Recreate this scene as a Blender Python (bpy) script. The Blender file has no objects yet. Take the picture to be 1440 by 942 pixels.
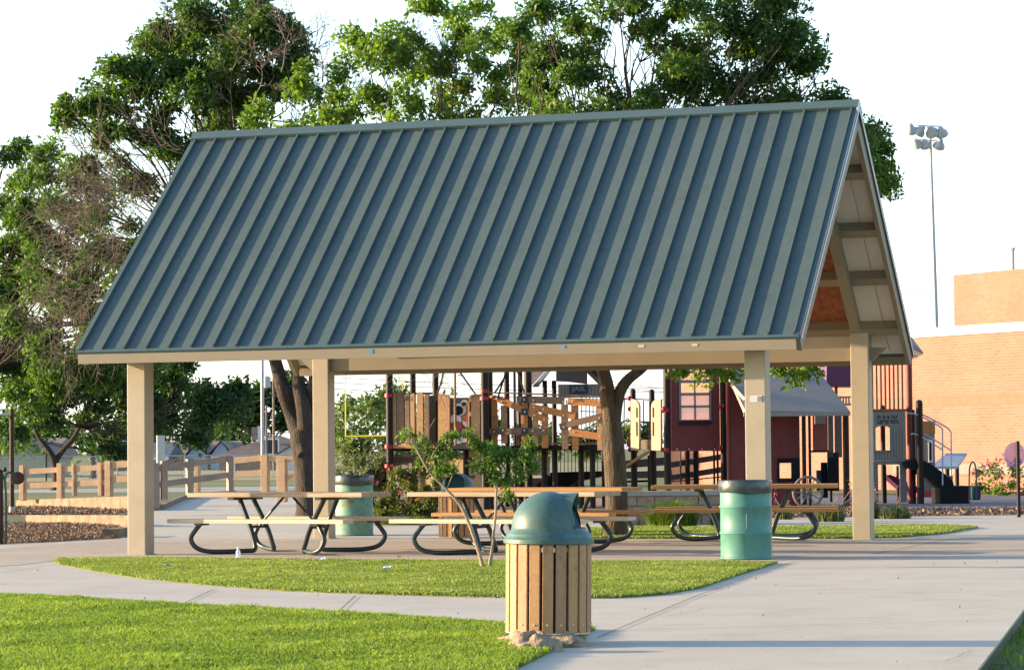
import bpy, math, random
import numpy as np
from mathutils import Vector, Matrix
random.seed(7); rng=np.random.default_rng(7)
R=math.radians
S=bpy.context.scene
COL=S.collection
# ---------------------------------------------------------------- camera model (fitted to the photograph)
F,PIT,ROL,H=3912.38,.0404,-.0091,1.344
CX,CY=720.,471.
_f=Vector((0,math.cos(PIT),math.sin(PIT))); _u=Vector((0,-math.sin(PIT),math.cos(PIT))); _r=Vector((1,0,0))
cr,sr=math.cos(ROL),math.sin(ROL)
RT=_r*cr+_u*sr; UP=_u*cr-_r*sr
EYE=Vector((0,0,H))
def ray(u,v): return _f+RT*((u-CX)/F)+UP*(-(v-CY)/F)
def at(u,v,Y):
    d=ray(u,v); return EYE+d*(Y/d.y)
def G(u,v,z=0.):
    d=ray(u,v); t=(z-H)/d.z; return EYE+d*t
cam=bpy.data.cameras.new('camera'); co=bpy.data.objects.new('camera',cam); COL.objects.link(co)
M=Matrix((( RT.x,UP.x,-_f.x,0),(RT.y,UP.y,-_f.y,0),(RT.z,UP.z,-_f.z,H),(0,0,0,1)))
co.matrix_world=M
cam.sensor_width=36; cam.lens=F/1440*36; cam.clip_end=3000; cam.clip_start=.5
S.camera=co
# ---------------------------------------------------------------- light
SAZ=.115; SEL=R(9.6)
sd=Vector((-math.cos(SAZ)*math.cos(SEL), math.sin(SAZ)*math.cos(SEL), math.sin(SEL)))  # towards the sun
sl=bpy.data.lights.new('sun','SUN'); so=bpy.data.objects.new('sun',sl); COL.objects.link(so)
so.rotation_euler=(-sd).to_track_quat('-Z','Y').to_euler(); sl.energy=4.8; sl.angle=R(.5); sl.color=(1,.76,.50)
w=bpy.data.worlds.new('World'); S.world=w; w.use_nodes=True
nt=w.node_tree; bg=nt.nodes['Background']; sk=nt.nodes.new('ShaderNodeTexSky'); sk.sky_type='NISHITA'; sk.sun_disc=False
sk.sun_elevation=SEL; sk.sun_rotation=math.atan2(sd.x,sd.y); sk.air_density=1.; sk.dust_density=1.2; sk.ozone_density=1.8
veil=nt.nodes.new('ShaderNodeMixRGB'); veil.blend_type='ADD'; veil.inputs[0].default_value=1
wt=nt.nodes.new('ShaderNodeTexCoord'); sp=nt.nodes.new('ShaderNodeSeparateXYZ'); wr=nt.nodes.new('ShaderNodeValToRGB')
nt.links.new(wt.outputs['Generated'],sp.inputs[0]); nt.links.new(sp.outputs[2],wr.inputs[0])
e=wr.color_ramp.elements; e[0].position=.0; e[0].color=(1.0,1.2,1.75,1); e[1].position=.75; e[1].color=(.0,.13,.50,1)
k=e.new(.05); k.color=(.92,1.05,1.35,1); k=e.new(.16); k.color=(.74,.86,1.05,1); k=e.new(.28); k.color=(.0,.20,.60,1)
w2=nt.nodes.new('ShaderNodeValToRGB'); nt.links.new(sp.outputs[1],w2.inputs[0]); e=w2.color_ramp.elements   # made-up haze by direction: white ahead, dimmer and bluer behind to cut fill
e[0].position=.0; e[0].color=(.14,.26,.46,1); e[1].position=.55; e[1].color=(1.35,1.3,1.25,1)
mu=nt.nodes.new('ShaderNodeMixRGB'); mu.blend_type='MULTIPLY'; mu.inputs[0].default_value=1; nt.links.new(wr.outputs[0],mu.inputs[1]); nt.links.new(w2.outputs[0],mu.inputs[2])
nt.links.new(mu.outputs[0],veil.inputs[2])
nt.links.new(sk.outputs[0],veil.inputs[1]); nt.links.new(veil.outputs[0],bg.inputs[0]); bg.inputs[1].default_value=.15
S.view_settings.view_transform='Standard'; S.view_settings.look='None'; S.view_settings.exposure=1.55; S.view_settings.gamma=1
S.render.engine='CYCLES'; S.cycles.max_bounces=5; S.cycles.transparent_max_bounces=6
# ---------------------------------------------------------------- materials
def mat(name,col,rough=.7,var=.15,scale=4.,bump=0.,bscale=None,spec=.4,metal=0.,stretch=(1,1,1),col2=None,trans=None,alpha=None,spot=None,spotscale=9.,sheen=0):
    m=bpy.data.materials.new(name); m.use_nodes=True; n=m.node_tree.nodes; l=m.node_tree.links
    b=n['Principled BSDF']; b.inputs['Roughness'].default_value=rough; b.inputs['Metallic'].default_value=metal
    b.inputs['Specular IOR Level'].default_value=spec
    tc=n.new('ShaderNodeTexCoord'); mp=n.new('ShaderNodeMapping'); mp.inputs['Scale'].default_value=stretch
    l.new(tc.outputs['Object'],mp.inputs[0])
    ns=n.new('ShaderNodeTexNoise'); ns.inputs['Scale'].default_value=scale; ns.inputs['Detail'].default_value=6; ns.inputs['Roughness'].default_value=.6
    l.new(mp.outputs[0],ns.inputs[0])
    rp=n.new('ShaderNodeValToRGB'); rp.color_ramp.elements[0].position=.3; rp.color_ramp.elements[1].position=.72
    c0=[max(0,c*(1-var)) for c in col]; c1=[min(1,c*(1+var)) for c in (col2 or col)]
    rp.color_ramp.elements[0].color=(*c0,1); rp.color_ramp.elements[1].color=(*c1,1)
    l.new(ns.outputs[0],rp.inputs[0]); last=rp.outputs[0]
    if spot:
        n2=n.new('ShaderNodeTexNoise'); n2.inputs['Scale'].default_value=spotscale; n2.inputs['Detail'].default_value=3; l.new(tc.outputs['Object'],n2.inputs[0])
        r2=n.new('ShaderNodeValToRGB'); r2.color_ramp.elements[0].position=.56; r2.color_ramp.elements[1].position=.68
        r2.color_ramp.elements[0].color=(0,0,0,1); r2.color_ramp.elements[1].color=(1,1,1,1); l.new(n2.outputs[0],r2.inputs[0])
        mx=n.new('ShaderNodeMixRGB'); mx.inputs[2].default_value=(*spot,1); l.new(r2.outputs[0],mx.inputs[0]); l.new(last,mx.inputs[1]); last=mx.outputs[0]
    l.new(last,b.inputs['Base Color'])
    if bump:
        n3=n.new('ShaderNodeTexNoise'); n3.inputs['Scale'].default_value=bscale or scale*6; n3.inputs['Detail'].default_value=8; l.new(mp.outputs[0],n3.inputs[0])
        bp=n.new('ShaderNodeBump'); bp.inputs['Strength'].default_value=1; bp.inputs['Distance'].default_value=bump
        l.new(n3.outputs[0],bp.inputs['Height']); l.new(bp.outputs[0],b.inputs['Normal'])
    if trans: b.inputs['Transmission Weight'].default_value=trans
    if alpha is not None: b.inputs['Alpha'].default_value=alpha
    return m
def speckle(k,amt=.35,scale=60):
    m=MT[k]; n=m.node_tree.nodes; l=m.node_tree.links; b=n['Principled BSDF']; src=b.inputs['Base Color'].links[0].from_socket
    tc=n.new('ShaderNodeTexCoord'); a=n.new('ShaderNodeTexNoise'); a.inputs['Scale'].default_value=scale; a.inputs['Detail'].default_value=4; l.new(tc.outputs['Object'],a.inputs[0])
    c=n.new('ShaderNodeTexNoise'); c.inputs['Scale'].default_value=1.1; c.inputs['Detail'].default_value=8; c.inputs['Roughness'].default_value=.7; l.new(tc.outputs['Object'],c.inputs[0])
    ad=n.new('ShaderNodeMath'); ad.operation='ADD'; l.new(a.outputs[0],ad.inputs[0]); l.new(c.outputs[0],ad.inputs[1])
    rp=n.new('ShaderNodeValToRGB'); rp.color_ramp.elements[0].position=.75; rp.color_ramp.elements[0].color=(1-amt,1-amt,1-amt,1); rp.color_ramp.elements[1].position=1.15; rp.color_ramp.elements[1].color=(1+amt*.3,1+amt*.3,1+amt*.3,1)
    l.new(ad.outputs[0],rp.inputs[0]); mx=n.new('ShaderNodeMixRGB'); mx.blend_type='MULTIPLY'; mx.inputs[0].default_value=1; l.new(src,mx.inputs[1]); l.new(rp.outputs[0],mx.inputs[2]); l.new(mx.outputs[0],b.inputs['Base Color'])
def leafmat(name,c0,c1,tr=.45,rough=.5):
    m=bpy.data.materials.new(name); m.use_nodes=True; n=m.node_tree.nodes; l=m.node_tree.links
    b=n['Principled BSDF']; b.inputs['Roughness'].default_value=rough; b.inputs['Specular IOR Level'].default_value=.35
    a=n.new('ShaderNodeAttribute'); a.attribute_name='tint'
    rp=n.new('ShaderNodeValToRGB'); rp.color_ramp.elements[0].color=(*c0,1); rp.color_ramp.elements[1].color=(*c1,1)
    l.new(a.outputs['Fac'],rp.inputs[0]); l.new(rp.outputs[0],b.inputs['Base Color'])
    t=n.new('ShaderNodeBsdfTranslucent'); g=n.new('ShaderNodeMixRGB'); g.blend_type='MULTIPLY'; g.inputs[0].default_value=1; g.inputs[2].default_value=(1.5,1.7,.45,1)
    l.new(rp.outputs[0],g.inputs[1]); l.new(g.outputs[0],t.inputs[0])
    mx=n.new('ShaderNodeMixShader'); mx.inputs[0].default_value=tr; l.new(b.outputs[0],mx.inputs[1]); l.new(t.outputs[0],mx.inputs[2])
    l.new(mx.outputs[0],n['Material Output'].inputs[0]); return m
MT={}
def mk(k,*a,**kw): MT[k]=mat(k,*a,**kw)
mk('post_paint',(.40,.335,.235),rough=.55,var=.05,scale=2,bump=.0006,bscale=60,spot=(.385,.32,.222),spotscale=1.1)
mk('trim_tan',(.235,.195,.13),rough=.55,var=.06,scale=2)
mk('ceiling_board',(.62,.60,.54),rough=.7,var=.05,scale=3)
mk('ceiling_wood',(.26,.085,.035),rough=.7,var=.45,scale=9)
mk('roof_metal',(.076,.110,.110),rough=.6,var=.05,scale=1.2,spec=.2,spot=(.082,.114,.112),spotscale=.8)
mk('roof_edge',(.07,.11,.105),rough=.4,var=.05)
mk('drip_white',(.62,.66,.68),rough=.4,var=.03)
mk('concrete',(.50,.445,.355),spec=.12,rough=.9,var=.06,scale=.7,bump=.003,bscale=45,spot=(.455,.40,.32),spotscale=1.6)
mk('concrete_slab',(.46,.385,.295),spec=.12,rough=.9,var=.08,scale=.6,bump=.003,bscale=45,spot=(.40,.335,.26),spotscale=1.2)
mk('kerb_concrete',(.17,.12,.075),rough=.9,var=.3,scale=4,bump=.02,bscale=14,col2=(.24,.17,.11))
mk('board_gap',(.30,.28,.24),rough=.9)
mk('joint',(.10,.09,.08),rough=.9)
mk('soil',(.13,.095,.06),rough=.95,var=.3,scale=12,bump=.02)
mk('turf',(.085,.12,.022),rough=.95,var=.3,scale=3,bump=.02,bscale=70,col2=(.13,.14,.03))
mk('far_turf',(.10,.135,.03),rough=.95,var=.25,scale=.06,bump=.03,bscale=8,col2=(.16,.15,.05))
mk('dry_grass',(.36,.27,.13),rough=.95,var=.2,scale=.1,col2=(.25,.24,.09))
mk('road',(.36,.34,.31),rough=.9,var=.1,scale=.5)
mk('mulch',(.17,.115,.075),rough=.95,var=.6,scale=14,bump=.04,bscale=22,col2=(.30,.20,.13))
mk('rubber',(.11,.12,.14),rough=.95,var=.15,scale=2,bump=.004,bscale=90)
mk('dome_green',(.055,.115,.10),rough=.45,var=.10,scale=4,bump=.001,bscale=80,spot=(.075,.15,.13),spotscale=5)
mk('slat_a',(.40,.22,.095),rough=.6,var=.10,scale=3,stretch=(8,8,.6),bump=.001,bscale=30)
mk('slat_b',(.34,.19,.09),rough=.6,var=.12,scale=3,stretch=(8,8,.6),bump=.001,bscale=30)
mk('liner',(.012,.011,.012),rough=.7)
mk('drum_green',(.075,.225,.18),rough=.5,var=.10,scale=3,spot=(.068,.205,.165),spotscale=4)
mk('drum_old',(.13,.27,.20),rough=.6,var=.14,scale=4,spot=(.15,.17,.11),spotscale=4)
mk('bag',(.03,.045,.048),rough=.25,var=.2,scale=8,bump=.005,bscale=10,spec=.7)
mk('table_wood',(.42,.27,.145),rough=.7,var=.25,scale=2,stretch=(1,14,14),bump=.002,bscale=20,col2=(.38,.30,.21))
mk('table_worn',(.55,.46,.34),rough=.75,var=.2,scale=2,stretch=(1,14,14),bump=.002,bscale=20)
mk('table_orange',(.42,.22,.075),rough=.7,var=.2,scale=2,stretch=(1,14,14),bump=.002,bscale=20)
mk('tube_green',(.013,.028,.026),rough=.36,var=.2,scale=6,spec=.6)
mk('bark',(.10,.075,.052),rough=.95,var=.45,scale=5,stretch=(3,3,.6),bump=.05,bscale=14)
mk('bark_dark',(.055,.042,.033),rough=.95,var=.4,scale=5,stretch=(3,3,.6),bump=.05,bscale=14)
mk('bark_pale',(.33,.25,.17),rough=.9,var=.25,scale=9,stretch=(2,2,.6),bump=.004)
mk('dead_wood',(.17,.13,.10),rough=.95,var=.3,scale=3)
mk('rail_wood',(.50,.33,.20),rough=.85,var=.15,scale=4,bump=.003)
mk('rail_shaded',(.30,.235,.19),rough=.85,var=.2,scale=4,bump=.003)  # same fence timber with the shade put into its colour
mk('plank_orange',(.41,.17,.05),rough=.6,var=.12,scale=5,bump=.002)
mk('plank_brown',(.18,.11,.065),rough=.65,var=.18,scale=5,bump=.002)
mk('plank_tan',(.39,.22,.10),rough=.6,var=.12,scale=5,bump=.002)
mk('play_post',(.017,.012,.011),rough=.5,var=.15,spec=.2)
mk('play_black',(.009,.009,.010),rough=.6,var=.1,spec=.15)
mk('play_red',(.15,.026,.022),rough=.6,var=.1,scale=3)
mk('play_redlit',(.27,.055,.035),rough=.5,var=.1,scale=3)  # brighter red: painted-in sunlight on wall edges, own colour on other red parts
mk('clamp_red',(.30,.02,.03),rough=.4,var=.1)
mk('play_grey',(.19,.17,.155),rough=.6,var=.1)
mk('play_taupe',(.26,.225,.18),rough=.6,var=.08)
mk('play_cream',(.58,.43,.27),rough=.5,var=.05)
mk('play_roof',(.27,.225,.20),rough=.7,var=.08,scale=2)
mk('gable_grey',(.42,.39,.37),rough=.7,var=.05)
mk('play_purple',(.10,.02,.075),rough=.4,var=.1)
mk('slide_grey',(.10,.085,.075),rough=.4,var=.15)
mk('bolt',(.75,.72,.68),rough=.3,metal=.6,var=.05)
mk('white_paint',(.7,.7,.7),rough=.5,var=.05)
mk('sign_dark',(.025,.032,.045),rough=.5,var=.1)
mk('letter_grey',(.22,.215,.21),rough=.5,var=.05)
mk('letter_dark',(.045,.045,.05),rough=.6,var=.05)
mk('window_grey',(.16,.17,.19),rough=.35,var=.08)
mk('glass',(.75,.8,.85),rough=.08,var=.02,spec=.5,alpha=.35)
mk('disc_glass',(.28,.22,.50),rough=.2,var=.1,spec=.5,alpha=.5)
mk('rust',(.05,.022,.016),rough=.7,var=.3,scale=12)
mk('paint_green',(.02,.06,.055),rough=.4,var=.1)
mk('steel',(.42,.42,.43),rough=.5,var=.1,metal=.2)
mk('pole_wood',(.20,.16,.13),rough=.9,var=.2)
mk('wire',(.10,.10,.11),rough=.6)
mk('yellow_paint',(.75,.60,.05),rough=.45,var=.05)
mk('stone',(.27,.225,.17),rough=.9,var=.3,scale=3,bump=.02,bscale=20,col2=(.33,.24,.16))
mk('stone_cap',(.33,.31,.27),rough=.9,var=.12,scale=3,bump=.005)
mk('rock',(.30,.22,.15),rough=.95,var=.3,scale=9,bump=.02,bscale=30)
mk('house_green',(.30,.33,.24),rough=.8,var=.05)
mk('house_white',(.55,.58,.60),rough=.8,var=.05)
mk('house_wall',(.22,.16,.13),rough=.9,var=.1)
mk('shingle_brown',(.17,.125,.105),rough=.9,var=.2,scale=2)
mk('shingle_tan',(.26,.19,.15),rough=.9,var=.2,scale=2)
mk('shingle_slate',(.10,.13,.16),rough=.9,var=.2,scale=2)
mk('coping',(.62,.60,.56),rough=.7,var=.03)
mk('brick_band',(.24,.14,.09),rough=.9,var=.1)
mk('sticker_blue',(.05,.25,.62),rough=.5)
mk('sticker_pale',(.55,.56,.55),rough=.5,var=.3,scale=60)
mk('sticker_pink',(.55,.40,.36),rough=.5)
mk('paper',(.8,.82,.85),rough=.6,var=.1,scale=20)
mk('red_bit',(.65,.03,.02),rough=.5)
mk('board_blue',(.33,.38,.42),rough=.35,var=.1)
mk('clear_plastic',(.85,.88,.92),rough=.15,var=.03,spec=.6,alpha=.6)
mk('teal',(.02,.06,.07),rough=.85,spec=.1)
MT['leaf_dark']=leafmat('leaf_dark',(.012,.034,.012),(.055,.105,.022),tr=.35)
MT['leaf_mid']=leafmat('leaf_mid',(.028,.066,.014),(.12,.20,.04),tr=.45)
MT['leaf_light']=leafmat('leaf_light',(.045,.10,.015),(.18,.26,.05),tr=.5)
MT['leaf_far']=leafmat('leaf_far',(.045,.085,.03),(.13,.18,.06),tr=.4)
MT['leaf_shrub']=leafmat('leaf_shrub',(.03,.06,.012),(.15,.15,.04),tr=.4)
MT['leaf_grey']=leafmat('leaf_grey',(.06,.085,.04),(.20,.22,.11),tr=.35)
MT['blade']=leafmat('blade',(.05,.11,.012),(.28,.35,.08),tr=.45)
MT['blade_dry']=leafmat('blade_dry',(.07,.125,.02),(.30,.34,.11),tr=.4)
MT['blade_long']=leafmat('blade_long',(.06,.13,.012),(.20,.26,.04),tr=.45)
MT['petal_red']=leafmat('petal_red',(.30,.02,.02),(.5,.09,.06),tr=.3)
MT['petal_pink']=leafmat('petal_pink',(.30,.06,.12),(.5,.18,.26),tr=.3)
MT['chip']=leafmat('chip',(.09,.06,.045),(.32,.22,.145),tr=.0,rough=.9)
def brickmat():
    m=bpy.data.materials.new('brick'); m.use_nodes=True; n=m.node_tree.nodes; l=m.node_tree.links; b=n['Principled BSDF']; b.inputs['Roughness'].default_value=.9
    uv=n.new('ShaderNodeTexCoord'); br=n.new('ShaderNodeTexBrick'); l.new(uv.outputs['UV'],br.inputs[0])
    br.inputs['Color1'].default_value=(.42,.175,.12,1); br.inputs['Color2'].default_value=(.35,.14,.095,1); br.inputs['Mortar'].default_value=(.40,.21,.15,1)
    br.inputs['Scale'].default_value=1; br.inputs['Brick Width'].default_value=.26; br.inputs['Row Height'].default_value=.085; br.inputs['Mortar Size'].default_value=.012
    ns=n.new('ShaderNodeTexNoise'); ns.inputs['Scale'].default_value=.7; ns.inputs['Detail'].default_value=5; l.new(uv.outputs['UV'],ns.inputs[0])
    mx=n.new('ShaderNodeMixRGB'); mx.blend_type='MULTIPLY'; mx.inputs[0].default_value=.35; l.new(br.outputs[0],mx.inputs[1]); l.new(ns.outputs[0],mx.inputs[2]); l.new(mx.outputs[0],b.inputs['Base Color']); return m
MT['brick']=brickmat()
for k_,a_,s_ in (('concrete',.13,70),('concrete_slab',.17,60),('roof_metal',.10,8),('post_paint',.05,6),('dome_green',.18,30),('drum_green',.10,9),('drum_old',.3,14),('slat_a',.22,30),('slat_b',.22,30),('plank_orange',.25,14),('plank_brown',.25,14),('plank_tan',.25,14),('play_red',.2,10),('turf',.3,9)): speckle(k_,a_,s_)
# ---------------------------------------------------------------- mesh builder
class MB:
    def __init__(s): s.v=[]; s.f=[]; s.smooth=False; s.m=None
    def add(s,vs,fs):
        o=len(s.v); s.v+= [tuple(p) for p in vs]; s.f+=[tuple(i+o for i in f) for f in fs]; return s
    def hexa(s,p):  # 8 pts: bottom 4 ccw, top 4
        return s.add(p,[(3,2,1,0),(4,5,6,7),(0,1,5,4),(1,2,6,5),(2,3,7,6),(3,0,4,7)])
    def box(s,x0,x1,y0,y1,z0,z1,fr=None,bev=0):
        if bev:
            return s.bbox(x0,x1,y0,y1,z0,z1,fr,bev)
        p=[(x0,y0,z0),(x1,y0,z0),(x1,y1,z0),(x0,y1,z0),(x0,y0,z1),(x1,y0,z1),(x1,y1,z1),(x0,y1,z1)]
        if fr: p=[fr(*q) for q in p]
        return s.hexa(p)
    def bbox(s,x0,x1,y0,y1,z0,z1,fr,b):
        import bmesh
        bm=bmesh.new(); bmesh.ops.create_cube(bm,size=1)
        for v in bm.verts: v.co=Vector(((x0+x1)/2+v.co.x*(x1-x0),(y0+y1)/2+v.co.y*(y1-y0),(z0+z1)/2+v.co.z*(z1-z0)))
        bmesh.ops.bevel(bm,geom=list(bm.edges),offset=b,segments=2,affect='EDGES',profile=.6)
        vs=[tuple(v.co) for v in bm.verts]; fs=[tuple(v.index for v in f.verts) for f in bm.faces]; bm.free()
        if fr: vs=[fr(*q) for q in vs]
        return s.add(vs,fs)
    def slab(s,poly,z0,z1):   # xy polygon extruded
        n=len(poly); a=sum(poly[i][0]*poly[(i+1)%n][1]-poly[(i+1)%n][0]*poly[i][1] for i in range(n))
        if a<0: poly=poly[::-1]
        vs=[(p[0],p[1],z0) for p in poly]+[(p[0],p[1],z1) for p in poly]
        return s.add(vs,[tuple(range(n))[::-1],tuple(range(n,2*n))]+[(i,(i+1)%n,n+(i+1)%n,n+i) for i in range(n)])
    def ext(s,poly,fr,n0,n1):  # polygon of (a,z) in a plane frame extruded along its normal
        n=len(poly); vs=[fr(a,n0,z) for a,z in poly]+[fr(a,n1,z) for a,z in poly]
        return s.add(vs,[tuple(range(n)),tuple(range(n,2*n))[::-1]]+[(i,n+i,n+(i+1)%n,(i+1)%n) for i in range(n)])
    def tube(s,path,rad,n=8,cap=True):
        P=[Vector(p) for p in path]; k=len(P)
        rs=rad if isinstance(rad,(list,tuple)) else [rad]*k
        t=[(P[min(i+1,k-1)]-P[max(i-1,0)]).normalized() for i in range(k)]
        a=Vector((0,0,1)) if abs(t[0].z)<.9 else Vector((1,0,0))
        nx=t[0].cross(a).normalized(); vs=[]
        for i in range(k):
            nx=(nx-t[i]*nx.dot(t[i])).normalized(); ny=t[i].cross(nx)
            for j in range(n):
                an=2*math.pi*j/n; vs.append(P[i]+(nx*math.cos(an)+ny*math.sin(an))*rs[i])
        fs=[(i*n+j,i*n+(j+1)%n,(i+1)*n+(j+1)%n,(i+1)*n+j) for i in range(k-1) for j in range(n)]
        if cap: fs+=[tuple(range(n))[::-1],tuple((k-1)*n+j for j in range(n))]
        return s.add(vs,fs)
    def lathe(s,prof,c=(0,0,0),n=32):
        vs=[];k=len(prof)
        for r,z in prof:
            for j in range(n): a=2*math.pi*j/n; vs.append((c[0]+r*math.cos(a),c[1]+r*math.sin(a),c[2]+z))
        return s.add(vs,[(i*n+j,i*n+(j+1)%n,(i+1)*n+(j+1)%n,(i+1)*n+j) for i in range(k-1) for j in range(n)])
    def ball(s,c,r,n=10,sz=1,sx=1,sy=1):
        prof=[(max(1e-4,r*math.sin(math.pi*i/n)),-r*sz*math.cos(math.pi*i/n)) for i in range(n+1)]
        o=len(s.v); s.lathe(prof,c,n*2)
        for i in range(o,len(s.v)):
            x,y,z=s.v[i]; s.v[i]=(c[0]+(x-c[0])*sx,c[1]+(y-c[1])*sy,z)
        return s
    def loft(s,path,width,thick,side=Vector((0,1,0))):
        pass
def curve(pts,n=6):
    P=[Vector(p) for p in pts]; out=[]
    for i in range(len(P)-1):
        p0=P[max(i-1,0)];p1=P[i];p2=P[i+1];p3=P[min(i+2,len(P)-1)]
        for k in range(n):
            t=k/n; out.append(.5*((2*p1)+(p2-p0)*t+(2*p0-5*p1+4*p2-p3)*t*t+(3*p1-p0-3*p2+p3)*t**3))
    out.append(P[-1]); return out
LOC={}
def thing(name,label,cat,loc=(0,0,0),group=None,rz=0):
    o=bpy.data.objects.new(name,None); COL.objects.link(o); o.location=loc; o.rotation_euler=(0,0,rz)
    o['label']=label; o['category']=cat; o.empty_display_size=.3
    if group: o['group']=group
    LOC[o.name]=Vector(loc); return o
def tag(o,label,cat,group=None):
    o['label']=label;o['category']=cat
    if group:o['group']=group
    return o
def origin_of(o):
    p=o; v=Vector((0,0,0))
    while p is not None: v=v+LOC.get(p.name,Vector((0,0,0))); p=p.parent
    return v
def part(name,mb,material,parent=None,smooth=False,world=True,origin=None,label=None):
    me=bpy.data.meshes.new(name)
    off=Vector((0,0,0))
    if parent is not None and world: off=origin_of(parent)
    if origin is not None: off=Vector(origin)
    me.from_pydata([(v[0]-off.x,v[1]-off.y,v[2]-off.z) for v in mb.v],[],mb.f); me.update()
    if smooth:
        for p in me.polygons: p.use_smooth=True
        try: me.set_sharp_from_angle(angle=R(40))
        except Exception: pass
    me.materials.append(MT[material])
    o=bpy.data.objects.new(name,me); COL.objects.link(o)
    if parent is not None: o.parent=parent
    if origin is not None: o.location=off; LOC[o.name]=off
    if label: o['label']=label
    return o
def struct(name,mb,material,smooth=False):
    o=part(name,mb,material,None,smooth); o['kind']='structure'; return o
def dup(root,loc,rz,label,group=None):
    def cp(o,par):
        c=o.copy(); COL.objects.link(c); c.parent=par
        for ch in o.children: cp(ch,c)
        return c
    r=cp(root,None); r.location=loc; r.rotation_euler=(0,0,rz); r['label']=label
    if group: r['group']=group
    LOC[r.name]=Vector(loc); return r
def npmesh(name,V,Fq,material,parent=None,tint=None,world=True,smooth=False):
    V=np.asarray(V,np.float32).reshape(-1,3)
    if parent is not None and world:
        o_=origin_of(parent); V=V-np.array(o_,np.float32)
    Fq=np.asarray(Fq,np.int32); k=Fq.shape[1]
    me=bpy.data.meshes.new(name); me.vertices.add(len(V)); me.vertices.foreach_set('co',V.ravel())
    me.loops.add(Fq.size); me.loops.foreach_set('vertex_index',Fq.ravel())
    me.polygons.add(len(Fq)); me.polygons.foreach_set('loop_start',np.arange(0,Fq.size,k,dtype=np.int32)); me.polygons.foreach_set('loop_total',np.full(len(Fq),k,np.int32))
    me.update(calc_edges=True)
    if tint is not None:
        at_=me.attributes.new('tint','FLOAT','FACE'); at_.data.foreach_set('value',np.asarray(tint,np.float32))
    me.materials.append(MT[material]); o=bpy.data.objects.new(name,me); COL.objects.link(o)
    if parent is not None: o.parent=parent
    return o
# frame of a vertical plane standing on the ground; pixel -> (a,z) on it
class Pl:
    def __init__(s,u,Y,yaw=0.,v=650):
        p=at(u,v,Y); s.o=Vector((p.x,p.y,0)); s.ax=Vector((math.cos(yaw),math.sin(yaw),0)); s.n=Vector((-math.sin(yaw),math.cos(yaw),0)); s.yaw=yaw
    def fr(s,a,b,z): p=s.o+s.ax*a+s.n*b; return (p.x,p.y,z)
    def px(s,u,v,b=0.):
        d=ray(u,v); t=((s.o+s.n*b-EYE).dot(s.n))/d.dot(s.n); p=EYE+d*t; return ((p-s.o).dot(s.ax),p.z)
    def w(s,u,v,b=0.):
        a,z=s.px(u,v,b); return Vector(s.fr(a,b,z))
    def box(s,mb,u0,v0,u1,v1,b0=0,b1=.05,z0=None,bev=0):
        um,vm=(u0+u1)/2,(v0+v1)/2
        a0=s.px(u0,vm,b0)[0]; a1=s.px(u1,vm,b0)[0]; zt=s.px(um,v0,b0)[1]; zb=s.px(um,v1,b0)[1]
        if z0 is not None: zb=z0
        return mb.box(a0,a1,b0,b1,zb,zt,s.fr,bev)
    def poly(s,mb,pts,b0=0,b1=.05): return mb.ext([s.px(u,v,b0) for u,v in pts],s.fr,b0,b1)
    def bar(s,mb,u0,v0,u1,v1,wpx,b0=0,b1=.05):
        a0,z0=s.px(u0,v0,b0);a1,z1=s.px(u1,v1,b0); d=Vector((a1-a0,z1-z0)); L=d.length; d/=L; nn=Vector((-d.y,d.x))*(wpx*s.o.y/F/2)
        return mb.ext([(a0-nn.x,z0-nn.y),(a1-nn.x,z1-nn.y),(a1+nn.x,z1+nn.y),(a0+nn.x,z0+nn.y)],s.fr,b0,b1)
    def tube(s,mb,pts,wpx,b=0.,n=8,sm=1):
        P=[s.w(u,v,b) for u,v in pts]
        if sm>1: P=curve(P,sm)
        return mb.tube(P,wpx*s.o.y/F/2,n)
    def post(s,mb,u,v0,wpx,b=0.,vb=None,n=12,dome=False,z0=0.):
        a,z=s.px(u,v0,b); r=wpx*s.o.y/F/2; p=s.fr(a,b,0)
        mb.lathe([(1e-4,z0),(r,z0),(r,z)]+([(r,z),(r*.85,z+r*.6),(r*.5,z+r*.9),(1e-4,z+r)] if dome else [(1e-4,z)]),p[:2]+(0,),n)
        return mb
def text(name,s,size,frp,material,parent,label=None,depth=.012,fit=None):
    cu=bpy.data.curves.new(name,'FONT'); cu.body=s; cu.size=size; cu.extrude=depth; cu.align_x='CENTER'; cu.align_y='CENTER'; cu.offset=size*.012
    tmp=bpy.data.objects.new('tmp',cu); COL.objects.link(tmp); dg=bpy.context.evaluated_depsgraph_get()
    me=bpy.data.meshes.new_from_object(tmp.evaluated_get(dg)); bpy.data.objects.remove(tmp)
    V=[tuple(v.co) for v in me.vertices]; Fs=[tuple(p.vertices) for p in me.polygons]; bpy.data.meshes.remove(me)
    if fit:
        xs=[v[0] for v in V]; zs=[v[1] for v in V]; cx=(min(xs)+max(xs))/2; cz=(min(zs)+max(zs))/2; kx=fit[0]/(max(xs)-min(xs)); kz=fit[1]/(max(zs)-min(zs))
        V=[((v[0]-cx)*kx,(v[1]-cz)*kz,v[2]) for v in V]
    mb=MB(); mb.add([frp(v[0],-v[2],v[1]) for v in V],Fs)
    return part(name,mb,material,parent,label=label)
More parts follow.
